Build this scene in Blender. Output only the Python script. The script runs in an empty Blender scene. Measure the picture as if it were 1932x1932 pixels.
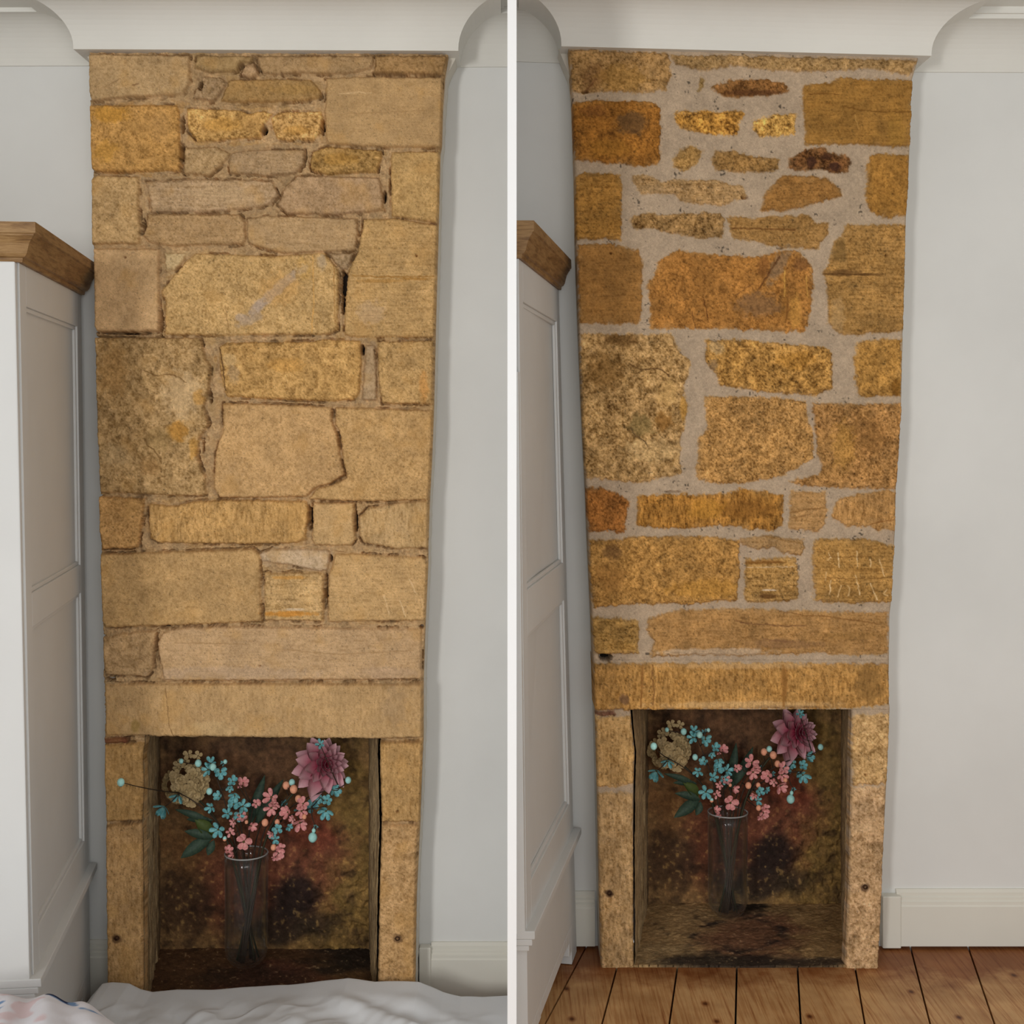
import bpy, math, random
import numpy as np
from mathutils import Vector, Matrix

# ------------------------------------------------------------------ camera, light, exposure
SC = bpy.context.scene
COL = SC.collection
F = 2428.0            # focal length in pixels of a 1932 frame
HZ = 800.0            # picture row of the eye level
CZ = 1.436            # eye height
D = 3.40              # distance of the stone faces
DW = 3.543            # distance of the alcove walls
cam = bpy.data.cameras.new('camera'); cam.sensor_width = 36; cam.lens = 36*F/1932
cam.shift_y = -(966-HZ)/1932; cam.clip_start = 0.05
camo = bpy.data.objects.new('camera', cam); COL.objects.link(camo)
camo.location = (0, 0, CZ); camo.rotation_euler = (math.pi/2, 0, 0)
SC.camera = camo

world = bpy.data.worlds.new('daylight'); SC.world = world; world.use_nodes = True
bg = world.node_tree.nodes['Background']
bg.inputs[0].default_value = (0.93, 0.97, 1.0, 1); bg.inputs[1].default_value = 0.69

def area(name, loc, target, sx, sy, power, color):
    l = bpy.data.lights.new(name, 'AREA'); l.shape = 'RECTANGLE'; l.size = sx; l.size_y = sy
    l.energy = power; l.color = color
    o = bpy.data.objects.new(name, l); COL.objects.link(o); o.location = loc
    d = Vector(target)-Vector(loc); o.rotation_euler = d.to_track_quat('-Z', 'Y').to_euler()
    return o
area('window_daylight', (-2.0, -2.7, 1.75), (-0.1, 3.4, 0.9), 0.5, 1.2, 88, (1.0, 0.985, 0.95))
area('room_daylight', (0.6, -2.2, 1.9), (0.6, 3.4, 1.0), 2.2, 1.4, 46, (1.0, 0.985, 0.96))

vs = SC.view_settings
vs.view_transform = 'Standard'; vs.look = 'None'; vs.gamma = 1; vs.use_curve_mapping = False
vs.exposure = 0.0
SC.cycles.max_bounces = 10; SC.cycles.transmission_bounces = 10; SC.cycles.transparent_max_bounces = 12
SC.cycles.caustics_refractive = False; SC.cycles.caustics_reflective = False

# ------------------------------------------------------------------ helpers
def P(px, py, d):
    return Vector(((px-966)/F*d, d, CZ-(py-HZ)/F*d))
def X(px, d): return (px-966)/F*d
def Z(py, d): return CZ-(py-HZ)/F*d
def on_z(px, py, z):                         # the point of a level plane
    return P(px, py, (CZ-z)*F/(py-HZ))
def lin(c, k=1.0):
    c = np.asarray(c, float)/255.0
    return np.where(c <= 0.04045, c/12.92, ((c+0.055)/1.055)**2.4)*k
def rgba(c, k=1.0):
    v = lin(c, k); return (float(v[0]), float(v[1]), float(v[2]), 1)

def lattice(seed):
    return np.random.RandomState(seed).rand(256, 256)
LAT = {}
def vn(x, y, seed=0):
    if seed not in LAT: LAT[seed] = lattice(seed)
    g = LAT[seed]
    xi = np.floor(x).astype(int); yi = np.floor(y).astype(int)
    fx = x-xi; fy = y-yi
    fx = fx*fx*(3-2*fx); fy = fy*fy*(3-2*fy)
    a = g[xi & 255, yi & 255]; b = g[(xi+1) & 255, yi & 255]
    c = g[xi & 255, (yi+1) & 255]; d = g[(xi+1) & 255, (yi+1) & 255]
    return (a*(1-fx)+b*fx)*(1-fy)+(c*(1-fx)+d*fx)*fy
def fbm(x, y, seed=0, oct=4, gain=0.55):
    s = 0; a = 1; t = 0
    for i in range(oct):
        s = s+a*vn(x*2**i+17.3*i, y*2**i+9.1*i, seed+i); t += a; a *= gain
    return s/t*2-1
def sstep(a, b, x):
    t = np.clip((x-a)/(b-a), 0, 1); return t*t*(3-2*t)

def sdist(poly, x, y):                       # signed distance, positive inside
    n = len(poly); d2 = np.full(x.shape, 1e18); ins = np.zeros(x.shape, bool)
    for i in range(n):
        ax, ay = poly[i]; bx, by = poly[(i+1) % n]
        ex, ey = bx-ax, by-ay; wx = x-ax; wy = y-ay
        t = np.clip((wx*ex+wy*ey)/(ex*ex+ey*ey+1e-9), 0, 1)
        d2 = np.minimum(d2, (wx-ex*t)**2+(wy-ey*t)**2)
        if ay != by:
            c = ((ay > y) != (by > y)) & (x < (bx-ax)*(y-ay)/(by-ay)+ax)
            ins ^= c
    d = np.sqrt(d2); return np.where(ins, d, -d)

def link(o, parent=None):
    COL.objects.link(o)
    if parent is not None:
        o.parent = parent
        o.matrix_parent_inverse = Matrix.Translation(-Vector(parent.location))
    return o
def mesh_obj(name, verts, faces, mat, parent=None, smooth=False, mats=None, fm=None):
    me = bpy.data.meshes.new(name)
    me.from_pydata([tuple(v) for v in verts], [], [tuple(f) for f in faces]); me.validate()
    for m in (mats or [mat]): me.materials.append(m)
    if fm is not None: me.polygons.foreach_set('material_index', fm)
    if smooth: me.polygons.foreach_set('use_smooth', [True]*len(me.polygons))
    me.update()
    return link(bpy.data.objects.new(name, me), parent)
def tag(o, label=None, cat=None, group=None, kind=None):
    if label: o['label'] = label
    if cat: o['category'] = cat
    if group: o['group'] = group
    if kind: o['kind'] = kind
    return o
def empty(name, loc, label, cat, group=None):
    o = bpy.data.objects.new(name, None); COL.objects.link(o); o.location = loc; o.empty_display_size = 0.05
    return tag(o, label, cat, group)

class MB:                                    # collects solids into one mesh
    def __init__(s): s.v = []; s.f = []; s.m = []
    def hexa(s, c, mi=0):                    # 8 corners: bottom 4 ccw from above, top 4
        b = len(s.v); s.v += [Vector(p) for p in c]
        for q in ((3,2,1,0),(4,5,6,7),(0,1,5,4),(1,2,6,5),(2,3,7,6),(3,0,4,7)):
            s.f.append(tuple(b+i for i in q)); s.m.append(mi)
    def box(s, x0, y0, z0, x1, y1, z1, mi=0):
        s.hexa([(x0,y0,z0),(x1,y0,z0),(x1,y1,z0),(x0,y1,z0),(x0,y0,z1),(x1,y0,z1),(x1,y1,z1),(x0,y1,z1)], mi)
    def add(s, v, f, mi=0):
        b = len(s.v); s.v += [Vector(p) for p in v]
        for q in f: s.f.append(tuple(b+i for i in q)); s.m.append(mi)
    def tube(s, pts, rad, n=8, mi=0):
        pts = [Vector(p) for p in pts]
        rad = rad if isinstance(rad, (list, tuple)) else [rad]*len(pts)
        b = len(s.v)
        t0 = (pts[1]-pts[0]).normalized(); u = t0.orthogonal().normalized()
        for i, p in enumerate(pts):
            t = (pts[min(i+1, len(pts)-1)]-pts[max(i-1, 0)]).normalized()
            u = (u-t*u.dot(t)).normalized(); w = t.cross(u)
            for k in range(n):
                a = 2*math.pi*k/n; s.v.append(p+(u*math.cos(a)+w*math.sin(a))*rad[i])
        for i in range(len(pts)-1):
            for k in range(n):
                s.f.append((b+i*n+k, b+i*n+(k+1) % n, b+(i+1)*n+(k+1) % n, b+(i+1)*n+k)); s.m.append(mi)
        s.f.append(tuple(b+k for k in reversed(range(n)))); s.m.append(mi)
        e = b+(len(pts)-1)*n; s.f.append(tuple(e+k for k in range(n))); s.m.append(mi)
    def ball(s, c, r, nu=8, nv=6, sc=(1,1,1), mi=0):
        c = Vector(c); b = len(s.v)
        s.v.append(c+Vector((0,0,r*sc[2])))
        for j in range(1, nv):
            th = math.pi*j/nv
            for i in range(nu):
                a = 2*math.pi*i/nu
                s.v.append(c+Vector((r*sc[0]*math.sin(th)*math.cos(a), r*sc[1]*math.sin(th)*math.sin(a), r*sc[2]*math.cos(th))))
        s.v.append(c-Vector((0,0,r*sc[2]))); e = len(s.v)-1
        for i in range(nu):
            s.f.append((b, b+1+i, b+1+(i+1) % nu)); s.m.append(mi)
            q = b+1+(nv-2)*nu; s.f.append((e, q+(i+1) % nu, q+i)); s.m.append(mi)
        for j in range(nv-2):
            for i in range(nu):
                q = b+1+j*nu; s.f.append((q+i, q+nu+i, q+nu+(i+1) % nu, q+(i+1) % nu)); s.m.append(mi)
    def build(s, name, mats, parent=None, smooth=False, bevel=0):
        mats = mats if isinstance(mats, list) else [mats]
        o = mesh_obj(name, s.v, s.f, None, parent, smooth, mats, s.m)
        if bevel:
            md = o.modifiers.new('bevel', 'BEVEL'); md.width = bevel; md.segments = 2; md.limit_method = 'ANGLE'
        return o

# ------------------------------------------------------------------ materials
def new_mat(name, rough=0.8):
    m = bpy.data.materials.new(name); m.use_nodes = True
    b = m.node_tree.nodes['Principled BSDF']; b.inputs['Roughness'].default_value = rough
    b.inputs['Specular IOR Level'].default_value = 0.25
    return m, m.node_tree, b
def N(nt, t, **kw):
    n = nt.nodes.new(t)
    for k, v in kw.items(): setattr(n, k, v)
    return n
def noise(nt, scale, detail=4, rough=0.6, vec=None):
    n = N(nt, 'ShaderNodeTexNoise'); n.inputs['Scale'].default_value = scale
    n.inputs['Detail'].default_value = detail; n.inputs['Roughness'].default_value = rough
    if vec is None: vec = N(nt, 'ShaderNodeTexCoord').outputs['Object']
    nt.links.new(vec, n.inputs['Vector']); return n
def ramp(nt, fac, stops):
    r = N(nt, 'ShaderNodeValToRGB'); e = r.color_ramp.elements
    while len(e) < len(stops): e.new(0.5)
    for i, (p, c) in enumerate(stops): e[i].position = p; e[i].color = c
    nt.links.new(fac, r.inputs[0]); return r
def bump(nt, b, h, strength, dist):
    n = N(nt, 'ShaderNodeBump'); n.inputs['Strength'].default_value = strength; n.inputs['Distance'].default_value = dist
    nt.links.new(h, n.inputs['Height']); nt.links.new(n.outputs[0], b.inputs['Normal']); return n
def mul(nt, a, b_):
    m = N(nt, 'ShaderNodeMix', data_type='RGBA', blend_type='MULTIPLY'); m.inputs[0].default_value = 1
    nt.links.new(a, m.inputs[6]); nt.links.new(b_, m.inputs[7]); return m.outputs[2]

def paint(name, c, rough=0.55, k=1.0, bs=0.05):
    m, nt, b = new_mat(name, rough)
    n = noise(nt, 3.0, 3)
    a = lin(c, k)
    r = ramp(nt, n.outputs[0], [(0.3, (*(a*0.965), 1)), (0.7, (*np.minimum(a*1.03, .95), 1))])
    nt.links.new(r.outputs[0], b.inputs['Base Color'])
    n2 = noise(nt, 220, 2); bump(nt, b, n2.outputs[0], bs, 0.002)
    return m
M_WALL = paint('wall_paint', (227, 227, 224), 0.8)
M_WHITE = paint('gloss_white_paint', (226, 223, 212), 0.45)
M_TRIM = paint('partition_paint', (250, 250, 250), 0.6)
M_CORN = paint('cornice_paint', (229, 227, 220), 0.8)
M_GREY = paint('grey_wardrobe_paint', (217, 217, 215), 0.5)
M_DARK = paint('dark_gap', (40, 32, 26), 0.9)

def vcol_mat(name, fine=0.16, scale=420, bstr=0.35, rough=0.9):
    m, nt, b = new_mat(name, rough); b.inputs['Specular IOR Level'].default_value = 0.12
    at = N(nt, 'ShaderNodeAttribute'); at.attribute_name = 'tint'
    n = noise(nt, scale, 3, 0.7)
    r = ramp(nt, n.outputs[0], [(0.25, (1-fine*1.6,)*3+(1,)), (0.75, (1+fine,)*3+(1,))])
    nt.links.new(mul(nt, at.outputs['Color'], r.outputs[0]), b.inputs['Base Color'])
    n2 = noise(nt, scale*0.7, 4, 0.7); bump(nt, b, n2.outputs[0], bstr, 0.0025)
    return m
M_STONE = vcol_mat('sandstone')
M_SOOT = vcol_mat('sooty_masonry', 0.2, 260, 0.6, 0.85)
M_CLOTH = vcol_mat('cotton_cloth', 0.03, 900, 0.12, 0.9)

def wood(name, c1, c2, c3, rough, axis_scale, stain=False):
    m, nt, b = new_mat(name, rough)
    tc = N(nt, 'ShaderNodeTexCoord'); at = N(nt, 'ShaderNodeAttribute'); at.attribute_name = 'board'
    ad = N(nt, 'ShaderNodeVectorMath', operation='ADD'); sc = N(nt, 'ShaderNodeVectorMath', operation='SCALE')
    sc.inputs['Scale'].default_value = 7.0
    nt.links.new(at.outputs['Color'], sc.inputs[0]); nt.links.new(tc.outputs['Object'], ad.inputs[0]); nt.links.new(sc.outputs[0], ad.inputs[1])
    mp = N(nt, 'ShaderNodeMapping'); mp.inputs['Scale'].default_value = axis_scale
    nt.links.new(ad.outputs[0], mp.inputs['Vector'])
    n = noise(nt, 6, 6, 0.65, mp.outputs[0]); n.inputs['Distortion'].default_value = 0.25
    r = ramp(nt, n.outputs[0], [(0.30, rgba(c3)), (0.45, rgba(c2)), (0.56, rgba(c1)), (0.72, rgba(c2))])
    n3 = noise(nt, 5, 3, 0.6)
    r3 = ramp(nt, n3.outputs[0], [(0.35, (0.72, 0.66, 0.6, 1)), (0.6, (1, 1, 1, 1))])
    out = mul(nt, r.outputs[0], r3.outputs[0])
    if stain:                               # old scorch and polish marks on the boards next to the hearth
        sp = N(nt, 'ShaderNodeSeparateXYZ'); nt.links.new(tc.outputs['Object'], sp.inputs[0])
        nn = noise(nt, 9, 4, 0.65)
        a1 = N(nt, 'ShaderNodeMath', operation='MULTIPLY_ADD'); a1.inputs[1].default_value = 0.35
        nt.links.new(nn.outputs[0], a1.inputs[0]); nt.links.new(sp.outputs[1], a1.inputs[2])
        rr = ramp(nt, a1.outputs[0], [(0.0, (1, 1, 1, 1)), (1.0, (.50, .33, .24, 1))])
        mr = N(nt, 'ShaderNodeMapRange'); mr.inputs['From Min'].default_value = 3.44; mr.inputs['From Max'].default_value = 3.56
        nt.links.new(a1.outputs[0], mr.inputs['Value']); nt.links.new(mr.outputs[0], rr.inputs[0])
        out = mul(nt, out, rr.outputs[0])
        mk = N(nt, 'ShaderNodeMapping'); mk.inputs['Scale'].default_value = (9, 6, 1); nt.links.new(ad.outputs[0], mk.inputs['Vector'])
        vo = N(nt, 'ShaderNodeTexVoronoi'); vo.voronoi_dimensions = '2D'; vo.inputs['Scale'].default_value = 1.0; nt.links.new(mk.outputs[0], vo.inputs['Vector'])
        sc2 = N(nt, 'ShaderNodeSeparateColor'); nt.links.new(vo.outputs['Color'], sc2.inputs[0])
        mr2 = N(nt, 'ShaderNodeMapRange'); mr2.inputs['From Min'].default_value = .62; mr2.inputs['From Max'].default_value = .72
        mr2.inputs['To Min'].default_value = 1; mr2.inputs['To Max'].default_value = 0; nt.links.new(sc2.outputs[0], mr2.inputs['Value'])
        ad2 = N(nt, 'ShaderNodeMath', operation='ADD'); nt.links.new(mr2.outputs[0], ad2.inputs[0]); nt.links.new(vo.outputs['Distance'], ad2.inputs[1])
        rk = ramp(nt, ad2.outputs[0], [(0.03, (.22, .13, .09, 1)), (0.065, (.62, .48, .4, 1)), (0.12, (1, 1, 1, 1))])
        out = mul(nt, out, rk.outputs[0])
    nt.links.new(out, b.inputs['Base Color'])
    bump(nt, b, n.outputs[0], 0.15, 0.002)
    return m
M_OAK = wood('oak', (166, 132, 88), (142, 108, 68), (108, 78, 48), 0.5, (2.2, 2.2, 22))
M_PINE = wood('pine_boards', (212, 168, 116), (198, 148, 96), (160, 104, 62), 0.5, (26, .8, 1), True)
# ------------------------------------------------------------------ the stones, traced: points | colour | grain (n h v k) | contrast
LEFT = """
165,101 355,103 357,127 357,151 344,177 243,182 171,190 166,169|168,140,100|n|.5
370,104 476,104 474,115 452,119 446,134 398,136 366,127|150,124,84|n|.5
482,104 703,104 705,117 697,129 655,138 608,138 561,136 510,139 497,136 488,125|158,130,92|n|.5
458,122 478,118 487,140 470,146 455,140|158,130,96|n|.6
708,104 843,104 836,139 705,137 706,125|146,116,76|n|.7
383,144 414,145 426,155 420,168 405,190 362,184 370,168|152,126,92|n|.8
430,150 510,148 586,149 603,168 605,183 575,188 510,192 440,192 415,190 425,165|148,118,74|n|.7
615,147 679,143 834,144 834,184 832,266 830,276 710,276 615,270 612,210|168,138,96|h|.4
165,197 333,196 337,210 338,320 280,324 178,322 168,317|170,130,74|n|.9
351,203 452,207 467,214 497,208 512,214 503,226 493,238 493,257 430,262 372,266 354,245|180,142,84|k|1.2
511,222 524,210 604,209 608,222 604,248 591,263 537,263 522,261 513,242|182,144,88|k|1.3
349,278 407,276 433,289 426,302 394,330 344,326 346,294|164,136,96|n|.7
437,287 500,281 575,282 573,308 556,327 500,330 433,326 429,302|156,130,96|h|.7
589,287 615,276 720,283 721,294 710,324 641,327 619,330 587,320 584,304|152,120,70|k|1.1
738,285 828,285 828,378 824,419 740,408 737,360|174,142,92|n|.6
170,337 183,330 260,333 262,440 262,459 170,460 169,420|170,140,96|n|.7
272,341 370,337 480,338 512,342 524,367 511,384 480,391 392,399 284,399 280,370|168,141,106|h|.8
539,350 561,331 715,334 722,370 724,397 630,404 540,402 524,386|160,132,98|n|.6
277,404 300,402 452,404 461,420 463,452 455,460 318,464 280,456 267,443 276,425|164,134,94|h|.8
466,412 500,407 673,411 675,440 668,472 612,475 540,478 505,470 474,460 465,455|164,136,98|h|.6
685,413 745,411 824,424 822,524 818,636 661,636 648,629 650,578 655,524 657,510 674,474 678,454 684,431|172,140,92|h|.8
174,468 299,470 299,625 182,625 176,616 175,550|184,152,110|n|.35
308,476 350,478 347,489 328,510 312,511|184,160,118|n|.5
350,492 368,477 510,482 612,477 630,498 638,510 637,590 635,622 615,631 500,631 430,633 310,631 310,566 301,549 318,530|178,146,96|n|.8
620,478 667,477 656,507 640,507|150,126,94|n|.8
178,636 376,638 387,675 396,690 394,727 385,765 392,801 377,822 370,859 385,898 389,934 336,936 187,929 182,833|160,131,88|k|.95
412,655 426,646 590,644 604,640 679,643 681,686 677,746 668,753 630,758 570,755 500,752 426,748 414,700|174,138,84|k|.9
688,652 706,650 710,699 710,755 682,755 686,699|158,134,102|n|.5
713,645 817,642 815,762 720,761 714,718 712,668|170,138,90|n|.8
420,761 510,762 625,768 627,796 638,829 642,867 649,895 622,913 592,921 577,937 480,939 415,939 403,922 407,852 420,815|178,144,98|n|.55
633,768 817,775 813,870 808,944 685,946 581,942 596,923 626,915 654,900 646,866 643,824 633,800|174,141,94|n|.6
184,937 271,941 269,973 260,1034 191,1036 185,1000|170,132,82|n|.9
283,950 327,955 375,945 480,943 577,947 581,963 577,1016 558,1025 480,1027 430,1026 299,1024 283,1016 280,963|174,138,86|v|1.0
590,949 668,949 667,982 670,1018 661,1029 592,1029 588,1019 590,982|180,148,102|n|.4
692,960 750,949 808,945 806,1034 750,1036 685,1025 677,1010 677,975|176,146,102|v|.7
188,1046 476,1036 490,1046 492,1174 394,1179 198,1185 190,1172 187,1060|172,140,94|n|.5
489,1046 512,1036 618,1038 623,1053 616,1077 592,1077 558,1068 492,1059|184,160,128|n|.4
498,1082 610,1081 609,1173 498,1170|180,148,100|h|1.0
632,1044 797,1052 806,1066 805,1120 800,1172 618,1174 617,1150 620,1082 628,1060|178,146,100|h|.6
192,1203 245,1194 296,1190 290,1213 287,1265 278,1278 196,1274 192,1230|168,138,98|k|.6
306,1194 334,1185 450,1183 640,1186 795,1187 795,1284 480,1285 308,1285 301,1246 297,1213|176,146,108|h|.5
194,1292 300,1291 797,1291 796,1391 711,1394 480,1392 300,1391 239,1390 196,1390|172,141,98|v|.45
194,1394 237,1394 238,1402 196,1405|104,66,46|n|.8
195,1407 271,1402 268,1431 270,1482 267,1549 199,1551 194,1482|164,130,82|v|.8
198,1558 267,1555 269,1650 270,1925 201,1925 199,1700|168,134,90|v|.8
716,1401 797,1401 797,1440 792,1552 719,1552 717,1482|168,134,86|v|.8
719,1558 790,1558 786,1600 784,1700 781,1925 711,1925 715,1688|172,138,94|k|.7
"""
RIGHT = """
1072,93 1263,101 1265,141 1256,169 1209,174 1162,172 1107,176 1080,171 1077,126|152,112,62|n|1.
1267,104 1391,105 1591,110 1732,113 1716,141 1697,139 1669,131 1632,128 1586,133 1539,135 1474,133 1427,128 1390,124 1377,122 1340,133 1302,128 1271,118|150,114,66|n|1.
1321,146 1330,150 1325,163 1317,172|138,106,58|n|1.
1341,165 1377,152 1420,150 1446,150 1479,156 1490,171 1470,178 1427,182 1386,184 1358,176|122,80,38|k|1.3
1517,161 1569,156 1586,146 1651,150 1723,152 1720,200 1716,275 1679,277 1604,271 1520,273 1518,219 1515,200|140,97,42|h|.7
1078,197 1120,189 1228,193 1246,204 1244,308 1218,314 1162,308 1086,301 1079,238|136,86,32|n|1.
1274,212 1321,208 1367,212 1401,208 1405,217 1395,234 1390,254 1330,253 1287,243 1278,234|166,114,46|k|1.6
1420,230 1465,215 1505,215 1500,230 1498,254 1433,258 1424,243|168,122,56|k|1.6
1302,275 1326,284 1317,305 1293,322 1274,316 1267,303 1284,284|150,110,56|n|1.1
1349,284 1390,286 1414,295 1470,301 1468,320 1442,325 1390,322 1354,322 1343,305|136,98,50|n|1.1
1491,297 1520,282 1554,279 1576,292 1591,290 1604,301 1601,322 1580,327 1552,320 1502,323 1489,314|104,66,32|k|1.7
1642,295 1655,290 1714,292 1716,331 1712,405 1677,411 1642,400 1634,368 1636,308|146,100,42|n|.7
1086,331 1101,325 1172,329 1172,452 1086,450 1085,400 1084,357|148,102,44|h|1.
1194,331 1224,331 1246,344 1284,338 1349,340 1401,353 1410,374 1395,376 1358,387 1293,383 1271,366 1209,366 1196,346|156,118,70|h|1.2
1446,361 1479,331 1558,336 1586,357 1588,368 1558,379 1520,390 1474,396 1438,398 1437,387|138,94,44|h|.9
1190,411 1218,402 1265,406 1330,401 1362,405 1366,419 1362,448 1321,448 1261,441 1246,432 1194,430|144,106,58|k|1.2
1369,411 1395,408 1430,412 1455,407 1529,407 1538,420 1564,419 1561,443 1540,470 1510,467 1455,465 1427,454 1384,453 1377,424|142,102,52|h|1.
1090,461 1153,460 1205,473 1211,493 1211,568 1205,610 1094,610 1092,530|142,97,46|h|.7
1246,489 1280,473 1349,480 1427,484 1460,478 1469,473 1507,473 1529,501 1535,521 1531,568 1525,601 1518,625 1501,625 1399,622 1302,620 1226,620 1228,568 1222,540 1237,516|152,100,44|n|.9
1596,424 1711,424 1706,624 1618,631 1583,629 1564,611 1563,568 1559,530 1553,519 1566,489 1576,456 1589,445|150,108,54|h|1.
1096,629 1153,631 1265,629 1284,666 1302,680 1300,707 1291,726 1290,745 1299,768 1293,798 1285,826 1282,875 1288,879 1283,894 1251,901 1217,909 1182,909 1105,900 1100,815|163,123,70|k|1.15
1332,641 1380,641 1420,643 1510,652 1557,655 1570,665 1570,732 1540,745 1464,741 1420,735 1362,727 1351,707 1332,680|158,112,52|k|1.3
1618,646 1667,640 1702,642 1700,748 1620,748 1611,680|156,110,50|n|1.
1331,749 1410,748 1522,756 1525,795 1534,815 1535,863 1513,877 1474,899 1397,913 1353,911 1317,904 1314,884 1319,826 1334,812|162,116,60|n|1.2
1534,761 1702,762 1698,850 1693,923 1619,923 1551,918 1517,914 1490,908 1510,902 1551,896 1551,875 1541,850 1539,815|154,108,56|n|1.2
1106,920 1136,921 1169,933 1186,947 1182,973 1176,1007 1152,1002 1112,1003 1107,969|142,88,38|n|1.1
1203,937 1258,933 1336,933 1380,930 1397,923 1440,928 1476,935 1479,952 1476,990 1462,1000 1414,998 1380,993 1353,991 1302,996 1234,996 1201,990|152,102,42|v|1.4
1491,928 1559,928 1559,986 1544,1003 1489,998 1491,952|164,120,68|h|.8
1576,947 1602,935 1677,925 1692,932 1690,1003 1670,995 1660,1003 1641,993 1599,993 1571,978 1573,957|162,116,62|v|1.
1112,1020 1174,1020 1186,1013 1319,1012 1394,1019 1394,1080 1391,1132 1302,1139 1217,1139 1145,1143 1121,1146 1114,1098|158,112,54|n|1.
1394,1017 1457,1010 1479,1017 1517,1019 1517,1032 1510,1046 1482,1044 1457,1032 1431,1036 1402,1027|150,112,66|h|.8
1407,1056 1500,1052 1506,1073 1506,1129 1465,1136 1407,1136 1407,1098|156,114,58|h|1.4
1536,1018 1636,1017 1688,1031 1688,1047 1683,1136 1602,1139 1537,1134 1535,1085 1534,1047|158,114,56|h|1.
1117,1165 1162,1167 1206,1172 1203,1211 1205,1232 1182,1235 1124,1232 1118,1201|150,110,54|h|1.2
1225,1167 1251,1158 1285,1151 1390,1148 1517,1153 1674,1156 1677,1233 1619,1237 1534,1233 1380,1237 1285,1235 1227,1238 1234,1211 1220,1187|158,114,62|h|.8
1119,1251 1380,1251 1679,1254 1680,1330 1602,1338 1380,1338 1225,1339 1191,1338 1121,1339|162,116,58|v|1.
1123,1341 1160,1341 1160,1350 1125,1351|96,60,42|n|.8
1123,1353 1189,1351 1193,1373 1197,1419 1196,1479 1126,1486 1125,1419|174,132,76|v|.9
1128,1496 1193,1496 1195,1600 1195,1700 1196,1832 1134,1832 1129,1600|172,134,84|v|.9
1608,1350 1679,1348 1679,1436 1674,1479 1609,1481 1607,1403|176,136,82|k|.9
1606,1486 1672,1484 1669,1570 1668,1600 1665,1745 1657,1832 1594,1832 1601,1685|174,136,90|k|.8
"""
def parse(s):
    out = []
    for l in s.strip().splitlines():
        p, c, g, k = l.split('|')
        out.append(([tuple(map(float, q.split(','))) for q in p.split()], np.array(list(map(float, c.split(',')))), g, float(k)))
    return out
LEFT = parse(LEFT); RIGHT = parse(RIGHT)
LL = [(165,97),(166,190),(171,325),(170,337),(173,465),(177,630),(181,833),(185,935),(187,1040),(190,1180),(192,1290),(194,1400),(197,1550),(200,1930)]
LR = [(845,97),(838,140),(834,200),(832,270),(829,285),(826,415),(820,635),(817,765),(813,870),(809,945),(806,1035),(806,1065),(801,1172),(797,1290),(797,1400),(791,1555),(784,1700),(781,1930)]
RL = [(1072,88),(1080,180),(1085,330),(1087,450),(1093,620),(1101,815),(1106,910),(1110,1010),(1114,1100),(1117,1160),(1120,1250),(1123,1340),(1127,1490),(1131,1700),(1134,1835)]
RR = [(1736,88),(1733,113),(1722,150),(1718,275),(1716,331),(1711,415),(1705,630),(1702,760),(1697,850),(1692,925),(1690,1005),(1688,1040),(1683,1136),(1680,1160),(1679,1250),(1680,1340),(1674,1480),(1668,1600),(1657,1835)]

def edge(tab, y):
    return np.interp(y, [t[1] for t in tab], [t[0] for t in tab])

# extra marks: holes (x, y, rx, ry, depth) and stains (x, y, rx, ry, colour, strength)
HOLES_L = [(647,535,6,26,.09),(646,572,4,22,.06),(343,232,4,18,.05),(342,286,4,16,.05),(498,244,5,8,.09),(608,238,3,16,.05),
           (269,425,4,14,.06),(236,485,2.2,2.2,.02),(785,482,2.4,2.4,.02),(725,368,3,12,.06),(585,978,4,22,.07),(671,985,3,20,.06),
           (276,970,2.5,14,.05),(683,660,3,10,.06),(615,1110,2.5,30,.06),(623,1054,3,7,.06),(308,1186,8,3,.05),(294,1222,2.5,26,.05),
           (205,1283,10,4,.05),(750,1284,38,2,.03),(795,1184,4,4,.05),(490,1257,2,2,.02),(750,1532,2.5,2.5,.02),(396,750,3,12,.05),(381,840,3,14,.05),
           (645,1380-1000,0.01,0.01,0),(302,610,3,26,.05),(378,160,5,10,.05),(457,124,4,5,.04),(235,628,50,2.5,.03)]
HOLES_R = [(1143,1241,13,7,.08),(1152,478,2.2,2.2,.02),(1672,482,2.4,2.4,.02),(1634,1462,2,2,.02),(1270,928,14,2,.02),(1472,468,7,1.5,.02),
           (1405,372,7,3,.03),(1103,174,6,2.5,.02)]
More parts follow.
